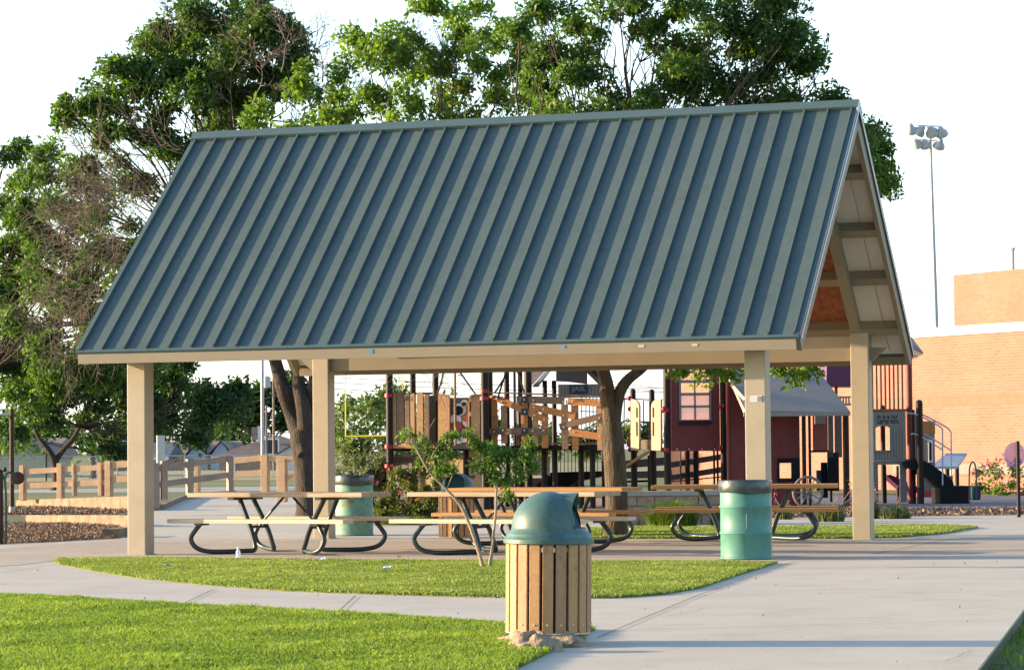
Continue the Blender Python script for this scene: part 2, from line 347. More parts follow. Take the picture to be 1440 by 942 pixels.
# ---------------------------------------------------------------- leaves and blades
def leaf_quads(C,size,asp=.45,droop=.25,dirs=None):
    n=len(C); d=rng.normal(size=(n,3)); d[:,2]-=droop*1.2
    if dirs is not None: d=d*.8+dirs
    d/=np.linalg.norm(d,axis=1,keepdims=True); e=rng.normal(size=(n,3)); s=np.cross(d,e); s/=np.linalg.norm(s,axis=1,keepdims=True)
    nn=np.cross(d,s)
    L=size*(.6+.8*rng.random(n))[:,None]; Wd=L*asp
    p0=C; p1=C+d*L*.45+s*Wd*.5+nn*L*.08; p2=C+d*L; p3=C+d*L*.45-s*Wd*.5+nn*L*.08
    V=np.stack([p0,p1,p2,p3],1).reshape(-1,3); Q=np.arange(4*n).reshape(-1,4); return V,Q
def foliage(parent,blobs,material,leaf=.11,dens=260,clump=.32,name='foliage',fill=.55,asp=.45,tb=0.):
    """blobs: (centre, rx, ry, rz, weight). Clumps of leaves sit through each blob's volume, thicker towards its rim."""
    Cs=[];T=[]
    for (c,rx,ry,rz,wt) in blobs:
        vol=rx*ry*rz*4.2; nc=max(3,int(vol/(clump**3*4.2)*fill*wt))
        d=rng.normal(size=(nc,3)); d/=np.linalg.norm(d,axis=1,keepdims=True); r=rng.random(nc)**.42
        r*=1+.16*np.sin(d[:,0]*5+c[0])*np.cos(d[:,2]*4+c[2])
        cc=np.array(c)+d*r[:,None]*np.array([rx,ry,rz])
        for q in cc:
            k=max(4,int(dens*clump**2*4*(.5+rng.random())))
            sc=clump*(.55+.7*rng.random())
            pts=q+np.clip(rng.normal(size=(k,3)),-1.7,1.7)*sc*np.array([.5,.5,.36]); pts[:,2]-= ((pts[:,0]-q[0])**2+(pts[:,1]-q[1])**2)*.35/sc
            Cs.append(pts); t0=rng.random()*.45
            T.append(np.clip(t0+rng.random(k)*.5+tb,0,1))
    C=np.concatenate(Cs); T=np.concatenate(T); V,Q=leaf_quads(C,leaf,asp)
    return npmesh(name,V,Q,material,parent,tint=T)
def limb(mb,p0,p1,r0,r1,wob=.08,seg=7,n=8,sag=0.):
    p0=Vector(p0);p1=Vector(p1); L=(p1-p0).length; P=[];Rr=[]
    o=[Vector((random.gauss(0,1),random.gauss(0,1),random.gauss(0,.6)))*wob*L for _ in range(2)]
    for i in range(seg+1):
        t=i/seg; P.append(p0.lerp(p1,t)+o[0]*math.sin(math.pi*t)+o[1]*math.sin(2*math.pi*t)*.5+Vector((0,0,-sag*L*math.sin(math.pi*t)))); Rr.append(r0+(r1-r0)*t)
    mb.tube(P,Rr,n); return P
def px_blobs(L,Y,dy=None,jit=1.5):
    out=[]
    for b in L:
        u,v,r=b[:3]; wt=b[3] if len(b)>3 else 1; yy=Y+(b[4] if len(b)>4 else random.uniform(-jit,jit))
        c=at(u,v,yy); rr=r*yy/F; out.append(((c.x,c.y,c.z),rr,rr*1.0,rr*.9,wt))
    return out
def tree(name,label,Y,base,fork,trunk_px,blobs,leafm,bark='bark_dark',leaf=.11,dens=260,clump=.32,fill=.55,limbs=None,jit=1.5,group=None,tb=0.,twig=True,trunk_pts=None,lf=None,lr=.3,conn=True):
    g=G(*base) if len(base)==2 else at(*base); g=Vector((g.x,g.y,0)) if len(base)==2 else Vector((g.x,g.y,0))
    if len(base)==3: Y=base[2]
    t=thing(name,label,'tree',g,group)
    mb=MB(); r=trunk_px*g.y/F/2
    fk=at(fork[0],fork[1],g.y)
    if trunk_pts: P=curve([g+Vector((0,0,-.1))]+[at(u,v,g.y) for u,v in trunk_pts]+[fk],4)
    else: P=curve([g+Vector((0,0,-.1)),g.lerp(fk,.35)+Vector((.05,0,0)),fk],4)
    if lf and conn: limb(mb,P[-1],at(lf[0],lf[1],g.y),r*.6,r*.35,.04,6,8)
    k=len(P); rs=[r*(1.35 if i==0 else 1.15 if i==1 else 1-(.25 if conn else .12)*i/k) for i in range(k)]
    if not conn: rs[-1]*=.45; rs[-2]*=.85
    mb.tube(P,rs,12)
    B=px_blobs(blobs,g.y,jit=jit); fk=P[-1] if not lf else at(lf[0],lf[1],g.y)
    for (c,rx,ry,rz,wt) in B:
        c=Vector(c); m=fk.lerp(c,.5)+Vector((0,0,-.05*(c-fk).length))
        Pm=limb(mb,fk,c,r*lr,r*.05,.07,7,6)
        if twig:
            for _ in range(5):
                e=c+Vector((random.gauss(0,1),random.gauss(0,1),random.gauss(.2,.8)))*rx*.6; limb(mb,Pm[random.randint(3,6)],e,r*.07,r*.015,.1,5,4)
    part('trunk',mb,bark,t,True)
    foliage(t,B,leafm,leaf,dens,clump,fill=fill,tb=tb)
    return t,P,B
def inside(P,poly):
    x,y=P[:,0],P[:,1]; n=len(poly); r=np.zeros(len(P),bool); j=n-1
    for i in range(n):
        xi,yi=poly[i];xj,yj=poly[j]
        c=((yi>y)!=(yj>y))&(x<(xj-xi)*(y-yi)/(yj-yi+1e-12)+xi); r^=c; j=i
    return r
def blades(name,poly,count,h,z=0.,wd=.007,material='blade',label=None,lean=.5,edge=None):
    xs=[p[0] for p in poly];ys=[p[1] for p in poly]
    P=np.stack([rng.uniform(min(xs)-.04,max(xs)+.04,int(count)),rng.uniform(min(ys)-.04,max(ys)+.04,int(count))],1); P=P[inside(P,poly)]
    n=len(P); patch=.5+.5*np.sin(P[:,0]*2.1+np.sin(P[:,1]*1.7)*2)*np.cos(P[:,1]*1.3+P[:,0]*.6)
    tuft=.5+.5*np.sin(P[:,0]*13+3*np.sin(P[:,1]*9))*np.sin(P[:,1]*11+2*np.sin(P[:,0]*7))
    big_=.5+.5*np.sin(P[:,0]*4.3+2*np.sin(P[:,1]*3.1+1)); hh=h*(.3+.35*rng.random(n)+.25*patch+.75*(tuft*big_)**2*rng.random(n)); P=P+rng.normal(size=P.shape)*.018; an=rng.random(n)*6.283; wv=np.stack([np.cos(an),np.sin(an),0*an],1)*wd*(.6+.8*rng.random(n))[:,None]
    lv=rng.normal(size=(n,3))*lean; lv[:,2]=1; lv*=hh[:,None]
    B=np.concatenate([P,np.full((n,1),z)],1); mid=B+lv*np.array([.35,.35,.6])
    V=np.stack([B-wv,B+wv,mid+wv*.7,B+lv,mid-wv*.7],1).reshape(-1,3); I=np.arange(n)[:,None]*5
    Q=I+np.array([[0,1,2,3,4]])
    T=np.clip(-.05+.3*patch+.3*tuft*big_+.6*rng.random(n)**1.3,0,1)
    T=np.where(rng.random(n)<.06,1.,T)
    o=npmesh(name,V,Q,material,None,tint=T); o['kind']='stuff'; o['label']=label or 'short green lawn grass'; return o
def gp(L,z=0.): return [tuple(G(u,v,z))[:2] for u,v in L]
# ================================================================ THE SETTING
A_=G(1440,856); B_=G(1374,942); dr=(A_-B_).normalized()
E0=B_-dr*12; E1=A_+dr*14
mb=MB(); mb.slab([(E0.x,E0.y),(E1.x,E1.y),(260,45),(900,1500),(-900,1500),(-260,45),(-40,E0.y)],-.4,-.02); struct('ground',mb,'far_turf')
mb=MB(); mb.slab([(E0.x,E0.y),(60,E0.y),(60,45),(E1.x+3,45),(E1.x,E1.y)],-.5,-.085); struct('lower_ground',mb,'turf')
con=gp([(-150,768),(60,763),(170,757),(176,741),(183,730),(216,712),(262,700),(330,694),(425,694),(470,735),(640,735),(880,731),(1090,729),(1215,727),(1440,724),(1700,720)])
con=con+[(E1.x,E1.y),(E0.x,E0.y),(-12,E0.y),(-14,22)]
mb=MB(); mb.slab(con,-.3,0); struct('path',mb,'concrete')
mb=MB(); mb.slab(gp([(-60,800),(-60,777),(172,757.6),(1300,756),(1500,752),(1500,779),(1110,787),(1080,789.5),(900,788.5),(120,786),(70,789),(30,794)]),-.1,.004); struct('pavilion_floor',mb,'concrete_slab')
# joints in the concrete
mb=MB()
def strip(p,q,wd=.012,z=.0085):
    p=G(*p);q=G(*q); d=(q-p).normalized(); n=Vector((-d.y,d.x,0))*wd/2
    mb.add([(*(p-n).xy,z),(*(p+n).xy,z),(*(q+n).xy,z),(*(q-n).xy,z)],[(0,1,2,3)])
for p,q in [((60,797),(0,806)),((840,897),(985,836)),((985,836),(1120,789)),((845,887),(1425,872)),((1120,789),(1460,783)),((960,838),(1440,832)),((250,768),(560,757)),((700,786),(820,757)),((300,829),(240,858)),((500,838),(470,866)),((1230,779),(1340,757)),((1070,772),(1440,768)),((240,780),(1000,778))]: strip(p,q)
struct('path_joints',mb,'joint')
mb=MB()
def crack(u,v,du,dv,n=9):
    q=(u,v)
    for i in range(n):
        p2=(q[0]+du/n+random.uniform(-3,3),q[1]+dv/n+random.uniform(-.8,.8)); strip(q,p2,.005,.0065); q=p2
for c_ in ((1330,930,50,-14),(930,868,60,-10),(1180,800,90,-6),(470,846,70,4),(1210,771,-60,9)): crack(*c_)
struct('path_cracks',mb,'joint')
lawnF=gp([(-120,836),(60,841),(200,850),(330,857),(480,866),(600,873),(700,880),(835,886),(818,897),(790,909),(720,944),(690,975),(-120,975)])
mb=MB(); mb.slab(lawnF,-.1,.012); struct('front_lawn_soil',mb,'turf')
lawnM=gp([(76,789),(130,786.5),(330,787.5),(560,790),(800,791),(1000,791.5),(1092,792),(1070,799),(1035,810),(985,827),(935,836),(865,841),(760,841.5),(640,839),(500,835),(400,831),(300,824),(200,814),(130,803),(85,794)])
mb=MB(); mb.slab(lawnM,-.1,.012); struct('middle_lawn_soil',mb,'turf')
lawnB=gp([(790,757.5),(1195,757.5),(1262,756),(1330,750),(1375,742),(1330,739),(1200,741),(1090,741.5),(880,742.5),(800,744)])
mb=MB(); mb.slab(lawnB,-.1,.012); struct('back_lawn_soil',mb,'turf')
mb=MB(); mb.slab(gp([(-150,768),(60,763),(170,757),(172,742),(165,735),(-150,735)]),-.1,-.004); struct('mulch_bed',mb,'mulch')
mb=MB(); mb.slab(gp([(-150,725),(170,724),(205,714),(-150,712)]),-.1,-.006); struct('upper_mulch_bed',mb,'mulch')
mb=MB(); mb.slab(gp([(470,735),(640,735),(880,731),(1090,729),(1215,727),(1440,724),(1700,720),(1700,700),(470,700)]),-.1,-.006); struct('planting_bed',mb,'mulch')
mb=MB(); mb.slab(gp([(1000,722),(1250,722),(1320,721),(1440,720),(1700,718),(1700,698),(1370,697),(1000,694)]),-.1,.004); struct('playground_surface',mb,'rubber')
mb=MB(); mb.slab(gp([(-300,679),(1000,670),(1000,649),(-300,656)]),-.1,-.01); struct('dry_field',mb,'dry_grass')
mb=MB(); mb.slab(gp([(-300,694),(300,690.5),(760,684),(760,681),(300,684.5),(-300,692.5)]),-.1,-.006); struct('far_road',mb,'road')
lw=[(E0.x+.02,E0.y),(E0.x+4,E0.y),(E1.x+3,E1.y),(E1.x+.02,E1.y)]
blades('front_lawn_grass',lawnF,480000,.052,.012,.0048,label='bright green front lawn grass along the curved path')
blades('middle_lawn_grass',lawnM,420000,.042,.012,.006,material='blade_dry',label='sunlit lawn grass island in front of the pavilion')
blades('back_lawn_grass',lawnB,80000,.045,.012,.009,material='blade_dry',label='narrow grass strip behind the pavilion floor')
blades('corner_grass',lw,90000,.06,-.085,.005,label='grass beside the raised path edge in the near corner')
def chips0(): pass
def chips(name,poly,n,z,label,size=.05):
    xs=[p[0] for p in poly];ys=[p[1] for p in poly]
    P=np.stack([rng.uniform(min(xs),max(xs),n),rng.uniform(min(ys),max(ys),n)],1);P=P[inside(P,poly)]
    C=np.concatenate([P,z+.03*rng.random((len(P),1))],1); V,Q=leaf_quads(C,size,.5,droop=0)
    o=npmesh(name,V,Q,'chip',None,tint=rng.random(len(C))); o['kind']='stuff'; o['label']=label
chips('fallen_leaf_bits',gp([(0,800),(1440,790),(1380,935),(740,935),(0,836)]),110,.004,'tiny scattered brown leaf bits on the concrete path',.024)
chips('mulch_chips',gp([(-40,767),(60,762),(168,756),(168,737),(-40,736)]),80000,0,'brown wood chips in the play bed by the path',.034)
chips('upper_mulch_chips',gp([(-40,724),(165,723),(196,714),(-40,713)]),26000,0,'wood chips between the kerb and the low wall',.05)
chips('bed_chips',gp([(880,729),(1215,726),(1440,723),(1440,717),(880,716)]),12000,0,'wood chips and leaf litter in the planting bed',.08)
# ================================================================ PAVILION
X0,Y0,W,D,PW,OL,OF,HE,HR,HB=-4.827,36.09,8.21,6.154,.258,.634,.536,2.637,5.796,2.52
yw=-.3279; AX=Vector((math.cos(yw),math.sin(yw),0)); AY=Vector((-math.sin(yw),math.cos(yw),0)); PO=Vector((X0,Y0,0))
def pf(a,b,z): p=PO+AX*a+AY*b; return (p.x,p.y,z)
pav=thing('picnic_pavilion','open picnic pavilion with steep green standing seam metal roof on tan square posts','pavilion',PO)
h=PW/2; SL=(HR-HE)/(D/2+OF)
def roofz(b): return HE+SL*(b+OF) if b<=D/2 else HE+SL*(D+OF-b)
posts={}
for a,b in ((0,0),(W,0),(0,D),(W,D)):
    mb=MB(); mb.box(a-h,a+h,b-h,b+h,0,roofz(b)-.12,pf,bev=.012)
    mb.box(a-h-.02,a+h+.02,b-h-.02,b+h+.02,0,.012,pf)
    posts[(a,b)]=part('post',mb,'post_paint',pav)
nl=Vector((0,-math.sin(math.atan(SL)),math.cos(math.atan(SL))))
def slope(b0,b1,a0,a1,n0,n1,mb,back=False):
    """a slab lying in the roof slope between eave distance b0..b1, offset n0..n1 along the slope's normal"""
    c=math.cos(math.atan(SL)); s=math.sin(math.atan(SL))
    def q(a,b,n):
        z=HE+SL*(b+OF)+n*c; bb=b-n*s
        if back: bb=D-bb
        return pf(a,bb,z)
    return mb.hexa([q(a0,b0,n0),q(a1,b0,n0),q(a1,b1,n0),q(a0,b1,n0),q(a0,b0,n1),q(a1,b0,n1),q(a1,b1,n1),q(a0,b1,n1)])
for back in (False,True):
    mb=MB(); slope(-OF,D/2,-OL,W+OL,-.022,0,mb,back); rp=part('roof_panel',mb,'roof_metal',pav)
    N=30; pw=(W+2*OL-.10)/N; ms=MB()
    for i in range(N+1):
        a=-OL+.05+i*pw
        slope(-OF+.01,D/2-.02,a-.011,a+.011,.0005,.042,ms,back)
    part('standing_seam',ms,'roof_metal',rp)
    mb=MB(); slope(-OF,D/2-.02,-OL-.02,-OL+.035,-.06,.018,mb,back); part('rake_flashing',mb,'roof_edge',rp); mb=MB(); slope(-OF,D/2-.02,W+OL-.045,W+OL+.02,-.06,.018,mb,back)
    part('rake_flashing',mb,'roof_edge',rp)
    mb=MB(); slope(-OF,D/2,W+OL+.021,W+OL+.027,-.075,-.045,mb,back); part('rake_drip',mb,'drip_white',rp)
    mb=MB(); slope(-OF-.02,-OF+.06,-OL-.01,W+OL+.01,-.05,-.023,mb,back); slope(-OF-.028,-OF-.001,-OL-.01,W+OL+.01,-.05,.006,mb,back); part('eave_drip_edge',mb,'roof_edge',rp)
    # deck, purlins, barge rafters, fascia
    for (a0,a1,b0,b1,m_) in ((-OL+.02,.0,-OF+.05,D/2,'ceiling_board'),(W,W+OL-.02,-OF+.05,D/2,'ceiling_board'),(0,W,-OF+.05,-.05,'ceiling_board'),(0,W,-.05,D/2,'ceiling_wood')):
        mb=MB(); slope(b0,b1-.02,a0,a1,-.07,-.0225,mb,back); part('ceiling_board',mb,m_,pav)
    for a in (W+OL*.52,-OL*.52):
        ml=MB(); slope(-OF+.1,D/2-.05,a-.004,a+.004,-.0745,-.070,ml,back); part('board_joint',ml,'board_gap',pav)
    for k,b in enumerate([-.07,.69,1.39,2.2]):
        mb=MB(); slope(b,b+.10,-OL+.06,W+OL-.06,-.235,-.0705,mb,back); part('purlin',mb,'trim_tan',pav)
    for a0 in (-OL+.002,W+OL-.062):
        mb=MB(); slope(-OF+.02,D/2-.0,a0,a0+.06,-.26,-.0225 if False else -.0615,mb,back); part('barge_rafter',mb,'trim_tan',pav)
    for a0 in (-.075,W-.075):
        mb=MB(); slope(.10,D/2,a0,a0+.14,-.38,-.236,mb,back); part('truss_rafter',mb,'trim_tan',pav)
    bb=(-OF-.012,-OF+.03) if not back else (D+OF-.03,D+OF+.012)
    mb=MB(); mb.box(-OL+.02,W+OL-.03,bb[0],bb[1],HE-.17,HE-.048,pf); part('fascia',mb,'trim_tan',pav)
mb=MB()
for sgn in (0,1):
    slope(D/2-.125,D/2+.0,-OL-.025,W+OL+.025,.044,.054,mb,bool(sgn)); slope(D/2-.127,D/2-.115,-OL-.025,W+OL+.025,.005,.0435,mb,bool(sgn))
part('ridge_cap',mb,'roof_edge',pav)
mb=MB()
for sgn in (0,1): slope(D/2-.16,D/2,W+OL+.021,W+OL+.03,-.02,.041,mb,bool(sgn))
part('ridge_end_cap',mb,'drip_white',pav)
for b in (0,D):
    mb=MB(); z0,z1=HB,HB+.185
    P=[(-.36,z1),(-.16,z0),(W+.16,z0),(W+.36,z1)]
    vs=[pf(a,b-.06,z) for a,z in P]+[pf(a,b+.06,z) for a,z in P]
    mb.add(vs,[(0,1,2,3),(7,6,5,4)]+[(i,4+i,4+(i+1)%4,(i+1)%4) for i in range(4)]); part('eave_beam',mb,'trim_tan',pav)
for a in (0,W):
    mb=MB(); mb.box(a-.05,a+.05,1.55,D-1.55,4.15,4.32,pf); part('collar_tie',mb,'trim_tan',pav)
# small stickers on the fascia and the notice plate on the front post
def on_fascia(u,v,wd,ht,m_,nm='sticker'):
    b=-OF-.0125; d=ray(u,v); o=Vector(pf(0,b,0)); t=((o-EYE).dot(AY))/d.dot(AY); p=EYE+d*t; a=(p-PO).dot(AX); z=p.z
    mb=MB(); mb.box(a-wd/2,a+wd/2,b-.004,b-.0005,z-ht/2,z+ht/2,pf); return part(nm,mb,m_,pav)
on_fascia(522,494,.055,.05,'sticker_blue'); on_fascia(793,487.5,.04,.035,'sticker_blue'); on_fascia(902,486.5,.07,.03,'sticker_pink'); on_fascia(977,485,.07,.03,'sticker_pink')
pp=posts[(W,0)]
mb=MB(); mb.box(W-.06,W+.085,-h-.006,-h-.0005,1.86,1.94,pf); pl=part('notice_plate',mb,'sticker_pale',pp)
mb=MB(); mb.box(W+.03,W+.075,-h-.009,-h-.0065,1.87,1.93,pf); part('notice_print',mb,'letter_grey',pl)
# ================================================================ PICNIC TABLES
def make_table(label,wood,seatm):
    t=thing('picnic_table',label,'picnic table',(0,0,0),'picnic tables under the pavilion')
    Lh=1.32
    for i,y in enumerate((-.255,0,.255)):
        mb=MB(); mb.box(-Lh,Lh,y-.124,y+.124,.728,.785,None,bev=.006); part('tabletop_plank',mb,wood,t,world=False)
    for y in (-.72,.72):
        mb=MB(); mb.box(-Lh,Lh,y-.13,y+.13,.403,.455,None,bev=.006); part('bench',mb,seatm,t,world=False)
    for sx in (-1,1):
        mb=MB(); mb.box(sx*.66-.045,sx*.66+.045,-.36,.36,.69,.7275); part('top_bracket',mb,'tube_green',t,world=False)
        for sy in (-1,1):
            c=curve([(-.87,-.72,.41),(-.95,-.76,.30),(-1.0,-.775,.2),(-.93,-.75,.085),(-.76,-.66,.034),(-.46,-.32,.034),(-.375,-.24,.045),(-.385,-.215,.13),(-.46,-.2,.34),(-.66,-.16,.74)],5)
            mb=MB(); mb.tube([(p.x*-sx if False else p.x*(-1 if sx>0 else 1),p.y*(-1 if sy>0 else 1),p.z) for p in c],.031,10); part('leg',mb,'tube_green',t,True,world=False)
            mb=MB(); x=-.87*(-1 if sx>0 else 1); mb.box(x-.05,x+.05,sy*.72-.1,sy*.72+.1,.375,.4025); part('bench_bracket',mb,'tube_green',t,world=False)
        mb=MB(); mb.tube([(sx*.475,-.2,.34),(sx*.475,.2,.34)],.02,8); part('crossbar',mb,'tube_green',t,world=False)
        mb=MB(); mb.tube([(sx*.45,0,.35),(sx*.06,0,.735)],.017,8); part('brace',mb,'tube_green',t,world=False)
    return t
t1=make_table('weathered picnic table nearest the left front post, litter lying beneath its bench','table_wood','table_worn')
def gl(u,v): p=G(u,v); return (p.x,p.y,.004)
t1.location=gl(406,777.5); t1.rotation_euler[2]=-.47
t2=dup(t1,gl(722,779),-.47,'picnic table behind the twin-stemmed young tree, partly hidden by the front litter bin')
t3=make_table('picnic table in the middle rear with orange benches, in front of the thick tree trunk','table_orange','table_orange')
t3.location=gl(765,765.5); t3.rotation_euler[2]=-.42
t4=dup(t3,gl(1049,758.5),-.12,'picnic table behind the turquoise drum under the right end of the roof')
# ================================================================ LITTER BINS
def make_bin(label,open_dir):
    t=thing('litter_bin',label,'litter bin',(0,0,0),'slatted litter bins with green domes')
    n=20; r0=.288
    for i in range(n):
        a=2*math.pi*(i+.5)/n; c,s=math.cos(a),math.sin(a)
        wd=.036
        def fr(x,y,z,c=c,s=s): return (c*x-s*y,s*x+c*y,z)
        mb=MB(); mb.box(r0-.02,r0,-wd,wd,0,.615,fr,bev=.004)
        sl_=part('slat',mb,'slat_a' if i%3 else 'slat_b',t,world=False)
    mb=MB(); mb.lathe([(.255,.03),(.26,.03),(.26,.60),(.255,.60)],n=32); part('liner',mb,'liner',t,True,world=False)
    mb=MB(); 
    mb.lathe([(.262,.55),(.267,.55),(.267,.58),(.262,.58)],n=40); part('band',mb,'bolt',t,world=False); mb=MB()
    mb.lathe([(.001,-.004),(.287,-.004),(.287,.004),(.001,.004)],n=40); part('band',mb,'bolt',t,world=False)
    mb=MB()
    for i in range(n):
        a=2*math.pi*(i+.5)/n
        for z in (.06,): mb.ball((math.cos(a)*(r0+.001),math.sin(a)*(r0+.001),z),.006,5)
    part('bolt',mb,'bolt',t,world=False)
    # dome lid with a hooded opening facing +x of the lid frame
    lid=MB(); prof=[(.298,.60),(.305,.605),(.305,.632),(.292,.64),(.285,.66),(.278,.675),(.256,.69),(.25,.71)]
    lid.lathe(prof,n=48)
    nn=48; mm=14; vs=[];fs=[]
    base=.71; hh=.245; rr=.25
    cd,sn=math.cos(open_dir),math.sin(open_dir)
    def keep(i,j):
        a=2*math.pi*(j+.5)/nn; e=(i+.5)/mm
        d=abs((a+math.pi)%(2*math.pi)-math.pi)
        return not (d<.70 and .03<e<.70)
    for i in range(mm+1):
        e=i/mm*math.pi/2
        for j in range(nn):
            a=2*math.pi*j/nn; rad=rr*max(.0005,math.cos(e)); z=base+hh*math.sin(e)
            vs.append((rad*math.cos(a),rad*math.sin(a),z))
    for i in range(mm):
        for j in range(nn):
            if keep(i,j): fs.append((i*nn+j,i*nn+(j+1)%nn,(i+1)*nn+(j+1)%nn,(i+1)*nn+j))
    rot=lambda p:(p[0]*cd-p[1]*sn,p[0]*sn+p[1]*cd,p[2])
    lid.add([rot(p) for p in vs],fs)
    inner=[(p[0]*.985,p[1]*.985,base+(p[2]-base)*.985) for p in vs]; lid.add([rot(p) for p in inner],[f[::-1] for f in fs])
    L=part('dome_lid',lid,'dome_green',t,True,world=False)
    # hood: an arched collar standing out round the opening
    hd=MB(); pts=[];k=18
    for i in range(k+1):
        th=math.pi*i/k; y=-.165*math.cos(th); z=base+.012+.222*max(0,math.sin(th))**.6
        xd=math.sqrt(max(.0,rr*rr-y*y-((z-base)*rr/hh)**2))
        pts.append((max(.05,xd-.012),y,z)); pts.append((max(xd+.006,.172+.026*math.sin(th)**2),y*1.02,z+.006))
    hv=[rot(p) for p in pts]; hd.add(hv,[(2*i,2*i+1,2*i+3,2*i+2) for i in range(k)])
    o2=[rot((p[0],p[1]*.95,p[2]-.008)) for p in pts]; hd.add(o2,[(2*i+2,2*i+3,2*i+1,2*i) for i in range(k)])
    hd.add([hv[2*i+1] for i in range(k+1)]+[o2[2*i+1] for i in range(k+1)],[(i,k+1+i,k+2+i,i+1) for i in range(k)])
    part('hood',hd,'dome_green',L,True,world=False)
    fl=MB(); P=[(.165,-.14,base),(.165,.14,base)]
    fl.add([rot(p) for p in [(.20,-.165,base-.005),(.20,.165,base-.005),(.145,.155,base+.12),(.10,.09,base+.228),(.10,-.09,base+.228),(.145,-.155,base+.12)]],[(0,1,2,3,4,5)]); part('flap',fl,'teal',L,world=False)
    return t
b1=make_bin('large slatted litter bin with smooth green dome standing on a dirt mound in the foreground',R(-16))
p=G(771,905); b1.location=(p.x,p.y,.085); b1.rotation_euler=(0,R(.9),.13); b1.scale=(1.02,1.02,1.0)
b2=make_bin('slatted litter bin under the pavilion, its open dome facing out behind the young tree',R(-105))
p=G(644,756); b2.location=(p.x,p.y,.015); b2.rotation_euler[2]=.05
# mound below the bin
def rock(name,label,c,rx,ry,rz,m='rock',sd_=1,group=None,n=18,th=True):
    r=random.Random(sd_); ph=[r.uniform(0,6.28) for _ in range(6)]
    vs=[];fs=[]
    for i in range(n+1):
        e=math.pi*i/n
        for j in range(2*n):
            a=math.pi*j/n; k=1+.13*math.sin(3*a+ph[0]+2*e)+.10*math.sin(5*a+ph[1]-3*e)+.06*math.sin(9*a+ph[2]+7*e)+r.uniform(-.025,.025)
            vs.append((c[0]+rx*k*math.sin(e)*math.cos(a),c[1]+ry*k*math.sin(e)*math.sin(a),c[2]+rz*k*math.cos(e)))
    for i in range(n):
        for j in range(2*n): fs.append((i*2*n+j,(i+1)*2*n+j,(i+1)*2*n+(j+1)%(2*n),i*2*n+(j+1)%(2*n)))
    mb=MB(); mb.add(vs,fs); o=part(name,mb,m,None,True,origin=(c[0],c[1],c[2])); tag(o,label,'rock',group); return o
p=G(771,905)
rock('dirt_mound','crumbly dirt and concrete footing directly under the foreground litter bin',(p.x-.02,p.y-.06,.0),.30,.33,.115,sd_=3,n=30)
q=G(752,916); rock('rock','pale rough stone pressed against the left of the bin footing',(q.x,q.y,.02),.16,.13,.10,sd_=5,n=24)
q=G(786,908); rock('rock','smaller pale stone right of the bin footing by the path',(q.x,q.y,.015),.13,.10,.095,sd_=9,n=24)
# ================================================================ STEEL DRUMS
def drum(name,label,u,v,m,tear):
    g=G(u,v); t=thing(name,label,'trash drum',(g.x,g.y,.005),'steel drums used as trash barrels')
    r=.302; z=.0; prof=[(.001,0),(r-.01,0),(r+.004,.008),(r+.004,.022),(r-.004,.03)]
    for zz in (.30,.60): prof+=[(r-.004,zz-.02),(r+.008,zz-.006),(r+.010,zz),(r+.008,zz+.006),(r-.004,zz+.02)]
    prof+=[(r-.004,.86),(r+.004,.87),(r+.004,.885),(r-.01,.885),(r-.02,.86),(r-.02,.3)]
    mb=MB(); mb.lathe([(a,b*1.03) for a,b in prof],(g.x,g.y,.005),48); part('barrel',mb,m,t,True)
    k=56; vs=[];fs=[]; rr=random.Random(4)
    rows=[(.285,.80),(.300,.925),(.311,.935),(.318,.92),(.316,.85),(.317,.805),(.312,.785)]
    for i,(ra,zz) in enumerate(rows):
        for j in range(k):
            a=2*math.pi*j/k; wv=.002*math.sin(11*a+i)+.0015*math.sin(23*a+2*i)+rr.uniform(-.0008,.0008)
            dz=(.012*math.sin(2*a+1)+.004*math.sin(5*a)) if i>=5 else 0
            vs.append((g.x+(ra+wv)*math.cos(a),g.y+(ra+wv)*math.sin(a),zz+dz))
    for i in range(len(rows)-1):
        for j in range(k): fs.append((i*k+j,i*k+(j+1)%k,(i+1)*k+(j+1)%k,(i+1)*k+j))
    mb=MB(); mb.add(vs,fs)
    mb.lathe([(.001,.62),(.28,.64),(.29,.86)],(g.x,g.y,.005),24)
    part('bin_bag',mb,'bag',t,True)
    return t,g
d1,g1=drum('steel_drum','turquoise steel drum with dark bag over its rim standing by the right front post',1049,786,'drum_green',1)
mb=MB(); mb.box(g1.x-.018,g1.x-.012,g1.y-.3115,g1.y-.306,.36,.54); part('weld_seam',mb,'sticker_pale',d1)
d2,g2=drum('steel_drum','rust-stained pale green steel drum behind the left picnic table beside a rear post',498,752.5,'drum_old',0)
# litter
def litter(name,label,u,v,m,s,cat='litter',z=.02):
    g=G(u,v); r=random.Random(u); mb=MB(); n=5; vs=[]
    for i in range(n):
        for j in range(n): vs.append((g.x+(i/(n-1)-.5)*s+r.uniform(-1,1)*s*.08,g.y+(j/(n-1)-.5)*s+r.uniform(-1,1)*s*.1,z+r.random()*s*.35))
    mb.add(vs,[(i*n+j,(i+1)*n+j,(i+1)*n+j+1,i*n+j+1) for i in range(n-1) for j in range(n-1)]); o=part(name,mb,m,None,origin=(g.x,g.y,z)); tag(o,label,cat); return o
litter('crumpled_paper','white crumpled paper on the grass below the left picnic table',451,793,'paper',.10,z=.05)
litter('paper_scrap','thin white scrap lying in the middle lawn left of the young tree',544,806,'paper',.09,z=.05)
litter('plastic_scrap','white scrap on the lawn near the left front post',236,803,'paper',.10,z=.05)
litter('red_wrapper','small red wrapper at the slab edge near the young tree',561,788,'red_bit',.05,z=.04)
g=at(428,694,35.9); litter('red_wrapper','tiny red wrapper lying on top of the left picnic table',428,694,'red_bit',.05)
bpy.data.objects['red_wrapper.001'].location=(g.x,g.y,.80)
